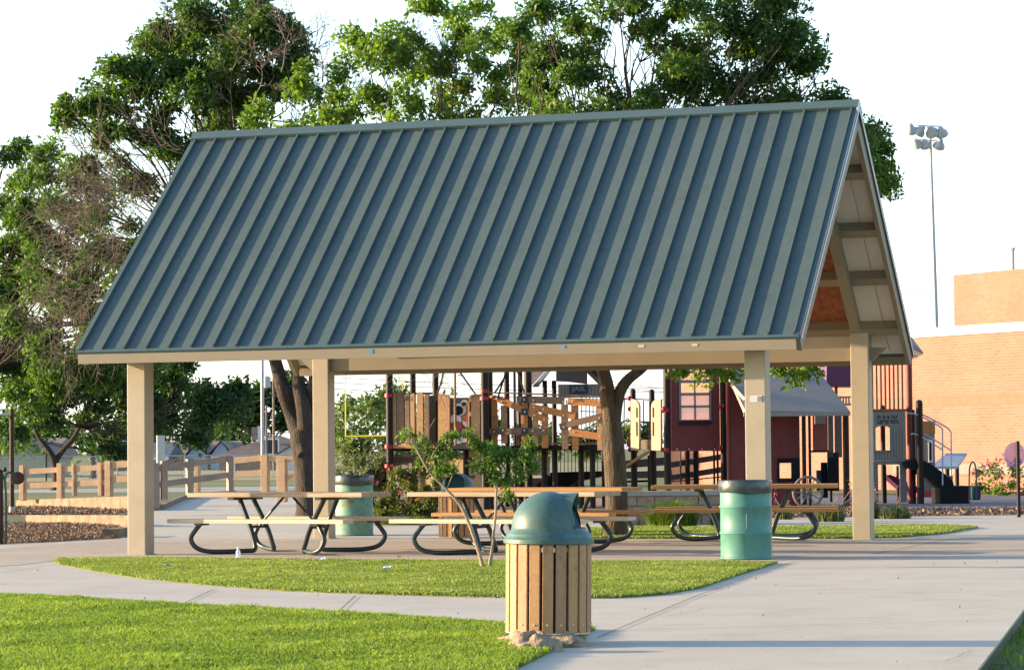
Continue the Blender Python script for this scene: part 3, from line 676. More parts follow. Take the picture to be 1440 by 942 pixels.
g=G(335,786); t=thing('plastic_bottle','clear crushed plastic bottle standing at the slab edge in front of the left table','bottle',(g.x,g.y,.01))
mb=MB(); mb.lathe([(.001,0),(.028,0),(.03,.015),(.024,.04),(.03,.07),(.026,.09),(.012,.11),(.012,.12),(.001,.12)],(g.x,g.y,.01),14); part('bottle_body',mb,'clear_plastic',t,True)
mb=MB(); mb.lathe([(.001,0),(.014,0),(.014,.015),(.001,.015)],(g.x,g.y,.131),12); part('cap',mb,'white_paint',t)
# ================================================================ YOUNG TREE (two stems)
g=G(685,800); t=thing('young_tree','young crape myrtle with two thin pale leaning stems on the grass before the pavilion','sapling',(g.x,g.y,0))
mb=MB(); Ys=g.y
def st(pts,r0,r1,Y=None):
    P=curve([at(u,v,(Y or Ys)) for u,v in pts],5); k=len(P); mb.tube(P,[r0+(r1-r0)*i/(k-1) for i in range(k)],8); return P
st([(681,803),(668,760),(650,715),(628,688),(605,665),(590,640),(578,618)],.021,.007)
st([(679,803),(672,770),(660,735)],.020,.010,Ys+.05)
st([(689,803),(693,760),(697,720),(698,690),(700,665),(706,640)],.018,.008)
st([(686,803),(690,780),(694,757)],.014,.006,Ys-.05)
st([(697,700),(709,690),(722,672),(732,655)],.008,.004)
st([(605,665),(608,640),(625,615),(632,600)],.007,.003); st([(628,688),(640,660),(652,640)],.007,.003); st([(590,640),(580,615),(566,602)],.006,.003)
st([(698,690),(690,665),(676,640),(664,612)],.008,.003); st([(700,665),(720,640),(738,628)],.007,.003); st([(590,625),(606,598),(612,588)],.003,.002); st([(600,640),(590,600),(584,580)],.003,.002)
part('stem',mb,'bark_pale',t,True)
B=px_blobs([(575,610,10),(590,622,15),(606,633,16),(620,622,14),(632,612,12),(612,650,20),(628,655,18),(640,636,13),(596,640,12),(664,612,10),(672,622,13),(682,640,20),(698,655,24),(718,640,18),(700,632,18),(728,650,15),(740,640,13),(690,672,15),(712,672,18),(733,668,15),(668,655,12),(714,697,7),(745,622,5),(752,652,6)],Ys,jit=.22)
foliage(t,B,'leaf_mid',.05,1700,.08,fill=.8,asp=.5,tb=.2)
# ================================================================ PLAYGROUND: timber bridge structure
ps=thing('play_structure','large timber-look play structure with tilted plank bridge, gear panel and JAIL sign behind the tables','play structure',at(700,700,61))
ps.location.z=0; LOC[ps.name]=Vector(ps.location)
PA=Pl(600,61.5,-.33)
def pp_(nm,m,par,fn,sm=False):
    mb=MB(); fn(mb); return part(nm,mb,m,par,sm)
for u,v,wd,b in ((547,488,10,0),(580,488,9,1.9),(612,488,9,1.6),(681,486,11,0),(689,486,7,.5)):
    pp_('post','play_post',ps,lambda mb:PA.post(mb,u,v,wd,b),True)
for u,v in ((547,556),(547,628),(547,655),(612,560),(681,550),(681,560)):
    pp_('clamp','clamp_red',ps,lambda mb:PA.post(mb,u,v-2.5,13,-.02 if u!=612 else 1.6,z0=PA.px(u,v+2.5)[1],n=10),True)
for i,(u0,u1,m,top) in enumerate(((551,557,'plank_tan',553),(558,568,'plank_brown',550),(570,576,'plank_brown',553),(578,583,'plank_tan',553),(586,595,'plank_tan',551),(597,603,'plank_brown',554))):
    pp_('plank',m,ps,lambda mb:PA.box(mb,u0,top,u1,627 if i!=1 else 624,0,.06,bev=.006))
pp_('top_rail','play_post',ps,lambda mb:PA.bar(mb,548,554,607,553,3,.08,.13)); pp_('base_rail','plank_orange',ps,lambda mb:PA.box(mb,550,625,606,630,-.03,.12))
pp_('rear_panel','play_black',ps,lambda mb:PA.box(mb,604,556,612,626,.5,.55))
def archp(u0,u1,v0,v1,rd,mat_,side,par=ps,pl=PA,b=0,slots=True):
    w_=u1-u0; pts=[]
    if side=='r': pts=[(u0,v1),(u1,v1),(u1,v0+rd)]+[(u1-rd+rd*math.cos(a),v0+rd-rd*math.sin(a)) for a in (.5,1.,1.4)]+[(u0,v0)]
    else: pts=[(u1,v1),(u0,v1),(u0,v0+rd)]+[(u0+rd-rd*math.cos(a),v0+rd-rd*math.sin(a)) for a in (.5,1.,1.4)]+[(u1,v0)]
    o=pp_('side_panel',mat_,par,lambda mb:pl.poly(mb,pts,b,b+.07))
    if slots:
        for va,vb in ((v0+rd+2,v0+rd+16),(v0+rd+22,v0+rd+42)):
            us=(u1-4,u1-2) if side=='r' else (u0+2,u0+4)
            pp_('slot','play_black',o,lambda mb:pl.box(mb,us[0],va,us[1],vb,b-.004,b-.001))
    return o
archp(616,632,554,628,6,'plank_tan','r',slots=False); archp(658,675,554,628,9,'plank_tan','l')
gp_=pp_('gear_panel','slide_grey',ps,lambda mb:PA.box(mb,632,559,659,631,.10,.14))
def discp(pl,u,v,rpx,b0,b1,n=20): 
    return lambda mb:pl.poly(mb,[(u+rpx*math.cos(2*math.pi*i/n),v-rpx*math.sin(2*math.pi*i/n)) for i in range(n)],b0,b1)
for u,v,r_ in ((646,576,9),(653,567,5),(641,590,8),(656,594,6),(637,606,6),(651,612,10),(644,616,8)): pp_('gear_backing','white_paint',gp_,discp(PA,u,v,r_,.096,.099))
for u,v,r_,m in ((644,577,6.5,'play_black'),(642,600,8,'play_redlit'),(655,588,5,'play_red'),(652,568,3,'play_black'),(651,608,6,'slide_grey')): pp_('gear_wheel',m,gp_,discp(PA,u,v,r_,.06,.094))
pp_('pole','plank_brown',ps,lambda mb:PA.tube(mb,[(639.5,488),(640.5,626)],3.4,-.1),True)
for L in ([(628,505),(621,535),(614,558)],[(634,505),(655,535),(672,559)],[(727,505),(710,530),(696,552)],[(723,512),(731,530),(737,552)],[(700,560),(706,540),(712,522)]): pp_('cable','play_post',ps,lambda mb:PA.tube(mb,L,2.6,.05),True)
pp_('rope','plank_tan',ps,lambda mb:PA.tube(mb,[(657,628),(657,575),(660,560),(668,554)],1.6,-.03,sm=4),True)
# bridge
PB=Pl(760,61.,-.30)
Zx=lambda X:680+X/7.85; Zy=lambda Y:510+Y/7.85
for X0_,X1_,Ya,Yb,m in ((85,150,400,960,'plank_orange'),(190,255,470,890,'plank_tan'),(412,484,450,930,'plank_orange'),(540,600,480,920,'plank_tan'),(640,710,470,940,'plank_orange'),(862,930,460,955,'plank_tan'),(975,1045,470,960,'plank_orange'),(1255,1325,470,965,'plank_tan')):
    pp_('bridge_upright',m,ps,lambda mb:PB.box(mb,Zx(X0_),Zy(Ya),Zx(X1_),Zy(Yb),0,.05,bev=.006))
bo=[]
for j,(a,b,c,d,wd,m,dots) in enumerate(((20,758,697,758,74,'plank_brown',((115,760),(212,745),(450,745),(540,748),(660,745))),(150,395,705,640,72,'plank_orange',((195,435),(455,540),(560,580),(668,625))),(505,485,1010,590,76,'plank_orange',((555,490),(658,512),(880,582))),(370,405,888,418,80,'plank_brown',((447,408),(547,412),(875,430))),(930,425,1300,448,76,'plank_orange',((978,425),(1272,432))),(838,705,1320,585,68,'plank_brown',((885,708),(1275,608))),(948,765,1325,822,74,'plank_orange',((995,765),(1284,812),(1284,680))))):
    o=pp_('bridge_board',m,ps,lambda mb:PB.bar(mb,Zx(a),Zy(b),Zx(c),Zy(d),wd/7.85,-.052-.001*j,-.002-.001*j))
    for x,y in dots: pp_('bolt','bolt',o,lambda mb:discp(PB,Zx(x),Zy(y),1.0,-.075,-.05,8)(mb))
for x,y in ((455,408),(455,540),(455,758)): pp_('joint_plate','sign_dark',ps,lambda mb:PB.box(mb,Zx(x-38),Zy(y-38),Zx(x+38),Zy(y+38),-.064,-.058))
pp_('handrail','plank_brown',ps,lambda mb:PB.tube(mb,[(688,552),(760,554),(845,558)],2.2,-.02),True)
pp_('log_knob','plank_orange',ps,lambda mb:mb.ball(tuple(PB.w(694,558,-.04)),.075,8,.6,1.2),True)
for u,v,wd,b in ((712,488,8,2.2),(723,488,4,1.2),(731,488,7,2.2),(742,488,11,1.4),(766,535,7,2),(779,535,7,2.2),(847,520,5,2)): pp_('post','play_post',ps,lambda mb:PB.post(mb,u,v,wd,b),True)
for u,v,b in ((731,560,2.2),(712,560,2.2)): pp_('clamp','clamp_red',ps,lambda mb:PB.post(mb,u,v-3,10,b-.01,z0=PB.px(u,v+3,b)[1],n=10),True)
for u in (818,824,829,834,839,844): pp_('bar','play_post',ps,lambda mb:PB.tube(mb,[(u,556),(u,630)],1.3,1.2))
for v in (566,578,590,604,618): pp_('bar','play_post',ps,lambda mb:PB.tube(mb,[(815,v),(848,v+1)],1.2,1.25))
for u in (727,737,745,752,790,797,804): pp_('bar','play_post',ps,lambda mb:PB.tube(mb,[(u,562),(u,628)],1.8,1.3))
pp_('deck','play_black',ps,lambda mb:PB.box(mb,692,626,846,633,.12,1.5)); pp_('deck_edge','plank_tan',ps,lambda mb:PB.box(mb,776,622,846,625,.5,.55))
pp_('deck','play_black',ps,lambda mb:PA.box(mb,549,630,690,634,.13,2.0))
for u in (545,765,780,817,833,655): pp_('lower_post','play_post',ps,lambda mb:(PB if u>700 else PA).post(mb,u,630,8,.6),True)
# JAIL house top
roof=MB(); PJ=Pl(800,63.5,0.0)
PJ.poly(roof,[(750,541),(789,497),(793,497),(758,541)],-1.2,1.2)
jr=part('jail_roof',roof,'play_roof',ps); 
rf=MB(); PJ.poly(rf,[(752,539),(760,536),(790,505),(783,506)],-1.24,-1.201); part('roof_trim','white_paint' and rf,'white_paint',jr)  # white strip: sunlight on the roof edge put into the colour
rf=MB(); PJ.poly(rf,[(806,497),(847,538),(852,533),(812,497)],-1.2,1.2); part('jail_roof',rf,'play_post',ps)
rf=MB(); PJ.poly(rf,[(782,520),(795,500),(808,500),(826,520),(826,540),(800,537),(782,536)],.2,.3); part('gable_panel',rf,'gable_grey',ps)
rf=MB(); PJ.poly(rf,[(744,500),(786,500),(750,540),(744,544)],.6,.7); part('gable_panel',rf,'gable_grey',ps)
jp=pp_('jail_panel','play_taupe',ps,lambda mb:PJ.box(mb,785,540,846,559,-1.0,-.92))
pp_('panel_groove','slide_grey',jp,lambda mb:[PJ.box(mb,u,543,u+1,557,-1.006,-1.001) for u in (789,794,831,836,841)])
sg=pp_('sign_board','sign_dark',jp,lambda mb:PJ.box(mb,800.5,541.5,827,553.5,-1.06,-1.007))
c=PJ.w(813.7,547.5,-1.062); text('sign_lettering','JAIL',.2,lambda x,n,z,c=c:(c.x+x,c.y+n,c.z+z),'letter_grey',sg,label='letters JAIL on the dark sign',fit=(.33,.135))
# lower things under the bridge
pp_('lower_panel','play_cream',ps,lambda mb:PA.poly(mb,[(598,633),(622,626),(655,640),(655,690),(600,690)],1.6,1.7))
pp_('climbing_wall','play_cream',ps,lambda mb:PA.box(mb,655,628,676,700,.9,1.0)); pp_('climbing_hold','plank_brown',ps,lambda mb:[PA.box(mb,u,v,u+8,v+4,.86,.898) for u,v in ((657,643),(666,655),(658,668))])
bp=pp_('brick_pattern_panel','stone',ps,lambda mb:PB.box(mb,750,641,772,668,1.0,1.06))
def grout(mb):
    for k in range(6): PB.box(mb,750,642+k*4.6,772,642.7+k*4.6,.994,.999)
    for k in range(6):
        for i in range(5): PB.box(mb,751+i*4.8+(k%2)*2.4,642.7+k*4.6,751.7+i*4.8+(k%2)*2.4,646.6+k*4.6,.994,.999)
pp_('grout_line','white_paint',bp,grout)
for k in range(13): pp_('railing_bar','play_black',ps,lambda mb:PB.tube(mb,[(778+k*5.2,631),(778+k*5.2,664)],1.1,2.4))
pp_('railing_bar','play_black',ps,lambda mb:[PB.tube(mb,[(750+k*4,628),(750+k*4,641)],1.3,1.3) for k in range(6)])
pp_('lower_deck','play_black',ps,lambda mb:PB.poly(mb,[(750,686),(775,664),(850,662),(850,668),(812,676),(790,690)],2.3,2.9))
pp_('lower_wall','play_post',ps,lambda mb:PB.box(mb,700,672,820,692,3,3.1))
pp_('rope','plank_tan',ps,lambda mb:PB.tube(mb,[(812,652),(822,648),(831,641)],1.6,2.2,sm=3))
# slide at the left
sl=MB(); Pm=[PA.w(u,v,.5) for u,v in ((604,634),(580,636),(560,640),(545,646),(530,656),(518,668),(510,678))]
Pm=curve(Pm,4); n=len(Pm); vs=[];w2=.32
for p in Pm:
    for k_ in range(9):
        an=math.pi*k_/8; o=Vector((PA.n.x,PA.n.y,0))*(-math.cos(an)*w2); vs.append(tuple(p+o+Vector((0,0,.0-.20*math.sin(an)))))
    for k_ in range(9):
        an=math.pi*(8-k_)/8; o=Vector((PA.n.x,PA.n.y,0))*(-math.cos(an)*(w2+.03)); vs.append(tuple(p+o+Vector((0,0,-.03-.20*math.sin(an)))))
sl.add(vs,[(i*18+j,i*18+(j+1)%18,(i+1)*18+(j+1)%18,(i+1)*18+j) for i in range(n-1) for j in range(18)]+[tuple(range(18))[::-1],tuple((n-1)*18+j for j in range(18))])
part('slide',sl,'slide_grey',ps,True)
pp_('slide_skirt','play_black',ps,lambda mb:PA.poly(mb,[(512,676),(522,668),(548,648),(548,700),(512,700)],.9,.95))
pp_('under_panel','play_taupe',ps,lambda mb:[PA.box(mb,u,650,u+9,700,2.0,2.05) for u in (553,565,577,588)])
pp_('under_shade','play_black',ps,lambda mb:PA.poly(mb,[(552,640),(600,633),(600,651),(552,651)],1.9,1.95))  # black sheet stands in for the shade below the deck
# arch gate and ramp to the right of the trunk
PG=Pl(908,61.5,-.62)
archp(887,898.5,561,633,10,'play_cream','r',pl=PG); archp(915.5,929,561,633,10,'play_cream','l',pl=PG)
for u,v,wd in ((890,550,8),(916.5,551,8)): pp_('post','play_post',ps,lambda mb:PG.post(mb,u,v,wd,.25,dome=True),True)
for u,v in ((885,560),(886,575),(884,622),(886,632),(932,577),(934,633),(931,632)): pp_('clamp','clamp_red',ps,lambda mb:mb.ball(tuple(PG.w(u,v,.1)),.055,6),True)
pp_('rail','play_post',ps,lambda mb:[PG.tube(mb,L,1.6,.6) for L in ([(876,560),(930,563)],[(878,560),(877,632)],[(905,563),(905,628)],[(910,592),(909,630)],[(876,592),(930,594)],[(876,610),(930,611)])])
pp_('curved_lip','plank_brown',ps,lambda mb:PG.poly(mb,[(897,632),(899,622),(903,618),(913,618),(917,624),(919,632)],.02,.05))
pp_('wooden_handrail','plank_tan',ps,lambda mb:PG.bar(mb,880,655,911,634,3.4,-.2,-.12))
for u,v,wd in ((893,634,6),(918,634,10),(913,640,5)): pp_('lower_post','play_post',ps,lambda mb:PG.post(mb,u,v,wd,.3),True)
PR=Pl(950,63,.12)
for (a,b,c,d,wd) in ((866,654,940,648,11),(940,654,1016,642,8),(880,668,945,666,10),(942,672,1016,660,8)): pp_('ramp_board','slide_grey',ps,lambda mb:PR.bar(mb,a,b,c,d,wd,0,.06))
for u,wd in ((957,2),(966.5,7),(978.5,8),(1004,3),(1009,3)): pp_('lower_post','play_post',ps,lambda mb:PR.post(mb,u,634,wd,-.2),True)
pp_('ramp_edge','play_black',ps,lambda mb:[PR.bar(mb,880,677,918,676,3,.5,.6),PR.bar(mb,944,677,1018,670,1.6,0,.05)])
# ================================================================ RED STORE TOWER
rt=thing('red_play_tower','dark red play tower with a grey sash window and grey shingle porch roof','play tower',Vector((at(980,690,61).x,61,0)))
PT=Pl(980,61,.10)
def holed(pl,u0,v0,u1,v1,hu0,hv0,hu1,hv1,b0,b1):
    def f(mb):
        pl.box(mb,u0,v0,hu0,v1,b0,b1); pl.box(mb,hu1,v0,u1,v1,b0,b1); pl.box(mb,hu0,v0,hu1,hv0,b0,b1); pl.box(mb,hu0,hv1,hu1,v1,b0,b1)
    return f
wp=pp_('wall_panel','play_red',rt,holed(PT,945,496,1012,634,957,520,999,590,0,.06))
fr_=pp_('window_frame','window_grey',rt,lambda mb:[PT.box(mb,a,b,c,d,-.03,-.001) for a,b,c,d in ((955,518,958,594),(997,518,1000,594),(955,516,1000,520),(957,534,999,538.5),(957,552,999,556),(957,592,999,595),(976,520,978.5,592),(957,570,999,573))])
pp_('window_sill','play_post',fr_,lambda mb:PT.box(mb,955,591.5,1001,597,-.06,-.031))
pp_('window_pane','glass',fr_,lambda mb:[PT.box(mb,958,556,976,592,.01,.014),PT.box(mb,978.5,556,997,592,.01,.014)])
pp_('panel_edge','play_redlit',rt,lambda mb:PT.box(mb,942.5,496,945,634,-.02,.07))  # sunlit left edge put into the colour
for u,wd in ((937,10),(1016,9)):
    pp_('post','play_post',rt,lambda mb:PT.post(mb,u,488,wd,.02),True)
for u,v in ((934,575),(937,577),(938,633),(1014,571),(1013,630)): pp_('clamp','clamp_red',rt,lambda mb:mb.ball(tuple(PT.w(u,v,-.08)),.065,6),True)
pp_('rivet','bolt',rt,lambda mb:[discp(PT,u,631.5,.8,-.012,-.001,6)(mb) for u in (952,969,987,1005)])
PS=Pl(1100,60.5,.06)
pp_('side_wall','play_red',rt,lambda mb:PS.poly(mb,[(1024,535),(1046,558),(1046,700),(1025,700)],.1,.16))
pp_('side_wall_edge','play_redlit',rt,lambda mb:PS.box(mb,1022.5,535,1025,700,.05,.12))  # brighter red paints in the sun on this edge
pp_('front_wall','play_red',rt,holed(PS,1040,584,1125,712,1096,651,1113,672,.3,.36))
wf=pp_('counter_window','play_black',rt,lambda mb:[PS.box(mb,1094,644,1124,649,.24,.299),PS.box(mb,1094,649,1096.5,676,.24,.299),PS.box(mb,1113,649,1124,676,.24,.299),PS.box(mb,1094,674,1124,677,.24,.299)])
pr=pp_('porch_roof','play_roof',rt,lambda mb:mb.add([PS.fr(*q) for q in [(*[PS.px(1040,578)[0]],-.9,PS.px(1083,577,-.9)[1]),(PS.px(1196,579,-.9)[0],-.9,PS.px(1196,579,-.9)[1]),(PS.px(1149,519,.5)[0],.5,PS.px(1149,519,.5)[1]),(PS.px(1019,519,.5)[0],.5,PS.px(1019,519,.5)[1]),(PS.px(1046,577,-.86)[0],-.86,PS.px(1083,582,-.86)[1]),(PS.px(1195,582,-.86)[0],-.86,PS.px(1196,583,-.86)[1]),(PS.px(1149,523,.5)[0],.54,PS.px(1149,523,.5)[1]),(PS.px(1021,523,.5)[0],.54,PS.px(1021,523,.5)[1])]],[(0,1,2,3),(7,6,5,4),(0,4,5,1),(1,5,6,2),(2,6,7,3),(3,7,4,0)]))
pp_('roof_trim','play_taupe',pr,lambda mb:PS.box(mb,1046,579,1196,585,-.96,-.905))
tr=MB(); tr.tube([PS.w(1025,537,.3),PS.w(1048,563,-.95)],.045,4); part('roof_trim',tr,'play_cream',pr)
for u,wd in ((1130,6),(1138,4)): pp_('post','play_post',rt,lambda mb:PS.post(mb,u,580,wd,.2),True)
pp_('post','play_post',rt,lambda mb:PS.post(mb,1189,580,9,-.2),True)
np_=pp_('narrow_panel','play_redlit',rt,lambda mb:PS.box(mb,1143,580,1164,633,.5,.56)); pp_('panel_sign','play_taupe',np_,lambda mb:PS.box(mb,1146,583,1161,596,.44,.499))
pp_('grey_panel','slide_grey',rt,lambda mb:[PS.box(mb,1165,580,1172,643,.5,.56),PS.box(mb,1174,580,1184,643,.5,.56)])
pp_('lower_frame','play_black',rt,lambda mb:[PS.box(mb,1141,633,1166,636,.5,.56),PS.box(mb,1164,636,1180,690,.5,.56),PS.box(mb,1155,650,1164,700,.7,.76)])
pp_('teal_post','teal',rt,lambda mb:PS.box(mb,1149,661,1155,690,.6,.7))
# purple roofed tower behind
pt=thing('purple_roof_tower','play tower with a purple roof rising behind the grey porch roof','play tower',Vector((at(1180,690,66).x,66,0)))
PP=Pl(1180,66,.0)
pp_('roof','play_purple',pt,lambda mb:[PP.poly(mb,[(1162,543),(1206,543),(1202,505),(1163,505)],-.8,.8)])
pp_('post','play_post',pt,lambda mb:[PP.post(mb,u,543,5,b) for u in (1166,1200) for b in (-.6,.6)])
pp_('edge_post','play_redlit',pt,lambda mb:PP.box(mb,1174,543,1178,560,-.5,-.4)); pp_('slat_panel','play_taupe',pt,lambda mb:[PP.box(mb,1179,557,1204,559.5,-.6,-.55),PP.box(mb,1179,567,1204,570,-.6,-.55)]+[PP.box(mb,1181+k*4,559.5,1183+k*4,567,-.6,-.55) for k in range(6)])
# ================================================================ BANK TOWER
bt=thing('bank_play_tower','taupe play tower lettered BANK with arched window, red bar railing and climber at its right','play tower',Vector((at(1250,700,63).x,63,0)))
PK=Pl(1250,62.5,.10)
def bars(mb):
    PK.box(mb,1222,508,1274,511,0,.05); PK.box(mb,1222,575,1276,578.5,-.02,.06)
    for k in range(8): PK.box(mb,1226+k*6,511,1228.2+k*6,575,.01,.04)
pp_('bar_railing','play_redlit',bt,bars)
pp_('post','play_red',bt,lambda mb:PK.post(mb,1277.5,480,9,.1),True); pp_('post','play_post',bt,lambda mb:PK.post(mb,1283,576,7,.1),True)
pp_('post','play_post',bt,lambda mb:PK.post(mb,1241,573,7,.9,dome=True),True)
def archwin(mb):
    u0,u1,v0,v1=1228,1274,578.5,648; a0,a1=1231,1252; vt,vb=603,633
    PK.box(mb,u0,v0,a0,v1,.0,.05); PK.box(mb,a1,v0,u1,v1,.0,.05); PK.box(mb,a0,vb,a1,v1,.0,.05)
    c=(a0+a1)/2; r_=(a1-a0)/2; n=10
    top=[(c+r_*math.cos(math.pi*i/n),vt-r_*.4*math.sin(math.pi*i/n)) for i in range(n+1)]
    for i in range(n): PK.poly(mb,[top[i],(top[i][0],v0),(top[i+1][0],v0),top[i+1]],.0,.05)
bw=pp_('front_panel','play_taupe',bt,archwin)
pp_('siding_groove','slide_grey',bw,lambda mb:[PK.box(mb,u,598 if u>1254 else 637,u+.7,646,-.005,-.001) for u in (1232,1236,1240,1244,1248,1252,1256,1260,1264,1268)])
pp_('window_frame','play_grey',bw,lambda mb:[PK.box(mb,1229.5,602,1231.5,634,-.03,-.006),PK.box(mb,1251.5,602,1253.5,634,-.03,-.006),PK.box(mb,1229.5,633,1253.5,635.5,-.03,-.006)])
c=PK.w(1249,589.5,-.008); text('lettering','BANK',.3,lambda x,n,z,c=c:(c.x+PK.ax.x*x+PK.n.x*n,c.y+PK.ax.y*x+PK.n.y*n,c.z+z),'letter_dark',bw,label='tall western letters BANK',fit=(.50,.20),depth=.006)
pp_('lettering_gap','play_taupe',bw,lambda mb:PK.box(mb,1231,588.6,1267,590.2,-.030,-.022))
pp_('door_frame','play_grey',bt,lambda mb:[PK.box(mb,1228,648,1275,653,-.01,.05),PK.box(mb,1228,653,1235,706,.0,.05),PK.box(mb,1266,653,1275,706,.0,.05)])
pp_('inner_post','play_post',bt,lambda mb:[PK.post(mb,1243,655,7,.9),PK.post(mb,1262,655,4,1.2)],True)
pp_('post','play_post',bt,lambda mb:PK.post(mb,1292.5,567,10,-.3,dome=True),True)
pp_('rear_panel','play_taupe',bt,lambda mb:[PK.box(mb,1281,581,1288,652,.5,.55),PK.box(mb,1288,583,1297,652,1.2,1.25)])
rp_=pp_('slot_panel','play_grey',bt,lambda mb:PK.box(mb,1296,610,1315,690,1.6,1.7)); pp_('panel_cap','plank_orange',rp_,lambda mb:PK.box(mb,1296,592,1315,610,1.6,1.7))
pp_('slot_frame','white_paint',rp_,lambda mb:PK.box(mb,1305.5,618,1312,650,1.55,1.599)); pp_('slot','play_black',rp_,lambda mb:PK.box(mb,1307.5,622,1310,647,1.53,1.549))
for b,o in ((-.35,0),(.35,0)):
    L1=[(1275,581),(1290,583),(1316,596),(1324,602),(1325.5,612),(1325.5,682)] if b<0 else [(1290,582),(1300,584),(1330,600),(1336,606),(1337.5,614),(1337.5,676)]
    L2=[(1281,611),(1290,611),(1325,632)] if b<0 else [(1293,611),(1304,612),(1337,633)]
    pp_('handrail','steel',bt,lambda mb:[PK.tube(mb,L1,2.2,b,sm=4),PK.tube(mb,L2,2.0,b,sm=2)],True)
pp_('climber','play_black',bt,lambda mb:PK.poly(mb,[(1273,650),(1283,645),(1296,645),(1310,653),(1326,664),(1340,676),(1342,684),(1324,690),(1308,672),(1290,662),(1276,656)],-.3,.4))
pp_('climber_base','play_black',bt,lambda mb:PK.box(mb,1322,683,1364,709,-.4,.4,z0=0,bev=.03)); pp_('climber_step','slide_grey',bt,lambda mb:PK.box(mb,1326,669,1340,683,-.2,.3))
pp_('purple_slide','play_purple',bt,lambda mb:[PK.poly(mb,[(1247,669),(1252,667),(1290,684),(1290,693),(1272,691)],1.0,1.6)])
pp_('corner_roof','play_roof',bt,lambda mb:mb.add([PK.w(1262,470,-.6),PK.w(1298,495,-.6),PK.w(1280,505,.9),PK.w(1282,474,.1),PK.w(1264,482,-.6),PK.w(1298,498,-.6),PK.w(1280,507,.9)],[(0,1,3),(1,2,3),(0,3,2),(4,6,5),(0,4,5,1),(1,5,6,2),(2,6,4,0)]))
# lectern board, hoop, red edging
lt=thing('activity_table','slanted pale blue activity board on two dark posts beside the climber','activity board',Vector((at(1335,700,66).x,66,0)))
PL_=Pl(1335,66,0)
def board(mb):
    z0=PL_.px(1312,656)[1]; z1=PL_.px(1360,637)[1]; a=[PL_.px(u,v)[0] for u,v in ((1305,656),(1343,655),(1363,637),(1334,637))]
    mb.add([PL_.fr(a[0],-.35,z0),PL_.fr(a[1],-.35,z0),PL_.fr(a[2],.35,z1),PL_.fr(a[3],.35,z1)]+[PL_.fr(a[0],-.35,z0-.05),PL_.fr(a[1],-.35,z0-.05),PL_.fr(a[2],.35,z1-.05),PL_.fr(a[3],.35,z1-.05)],[(0,1,2,3),(7,6,5,4),(0,4,5,1),(1,5,6,2),(2,6,7,3),(3,7,4,0)])
pp_('board','board_blue',lt,board); pp_('post','play_post',lt,lambda mb:[PL_.post(mb,1345.5,646,6,.2)],True); pp_('post','play_post',lt,lambda mb:[PL_.post(mb,1332,655,6,-.2)],True)
hp=MB(); PH=Pl(1367,61.8,.0); PH.tube(hp,[(1363,706),(1363,670),(1364,656),(1368,649),(1372,656),(1373,670),(1373,700)],2.2,0,sm=4); g=PH.o; o=part('climbing_hoop',hp,'play_purple',None,True,origin=(g.x,g.y,0)); tag(o,'narrow purple hoop standing right of the black climber base','hoop')
hp=MB(); PH=Pl(1374,66,.0); PH.box(hp,1366,683,1380,699,0,.5,z0=0,bev=.08); o=part('green_tunnel',hp,'teal',None,True,origin=(PH.o.x,PH.o.y,0)); tag(o,'small dark teal play block behind the purple hoop','play block')
hp=MB(); PH=Pl(1308,70,.0); PH.box(hp,1290,683,1322,689,0,.3,z0=0,bev=.02); o=part('red_kerb',hp,'clamp_red',None,origin=(PH.o.x,PH.o.y,0)); tag(o,'low bright red edging behind the climber posts','edging')
# disc post at right edge
dp=thing('disc_post','slim dark post with a translucent violet oval disc near the flower bed','play post',Vector(G(1431,727)))
PD=Pl(1431,dp.location.y,.0)
pp_('post','play_post',dp,lambda mb:PD.post(mb,1431,620,5.5,0),True)
pp_('disc','disc_glass',dp,lambda mb:PD.poly(mb,[(1427+15*math.cos(2*math.pi*i/28),639.5+18*math.sin(2*math.pi*i/28)) for i in range(28)],.06,.09))
# ================================================================ LEFT PLAY POSTS
g=G(17,722); t=thing('swing_frame','tall rusty brown post with a crossbeam at its top, left end of the wood-rail fence','swing frame',(g.x,g.y,0))
PQ=Pl(17,g.y,0.); pp_('post','rust',t,lambda mb:PQ.post(mb,16.5,577,6.5,0,dome=True),True); pp_('crossbeam','steel',t,lambda mb:PQ.tube(mb,[(-90,584),(16,583)],3,.0),True)
pp_('base_collar','steel',t,lambda mb:PQ.post(mb,16.5,712,8,0),True)
g=G(1,765); t=thing('brown_post','short thick rust-brown post at the left edge of the wood chips','post',(g.x,g.y,0)); PQ=Pl(1,g.y,0.); pp_('shaft','rust',t,lambda mb:PQ.post(mb,0,664,9,0,dome=True),True)
g=G(9,765); t=thing('green_hoop_stand','dark green bent-pipe stand with a small rusty disc on the wood chips','play stand',(g.x,g.y,0)); PQ=Pl(9,g.y,0.)
pp_('pipe','paint_green',t,lambda mb:[PQ.tube(mb,[(8.5,766),(8.5,700),(7,676),(9,667),(14,664),(18,668),(18,680)],3.2,0,sm=4),PQ.tube(mb,[(7,676),(4,668),(0,665)],3,0,sm=3)],True)
pp_('disc','rust',t,lambda mb:mb.ball(tuple(PQ.w(25,672,0)),.085,8,1.1,1.2,.35),True); pp_('knob','rust',t,lambda mb:mb.ball(tuple(PQ.w(6.5,660,0)),.035,6),True)
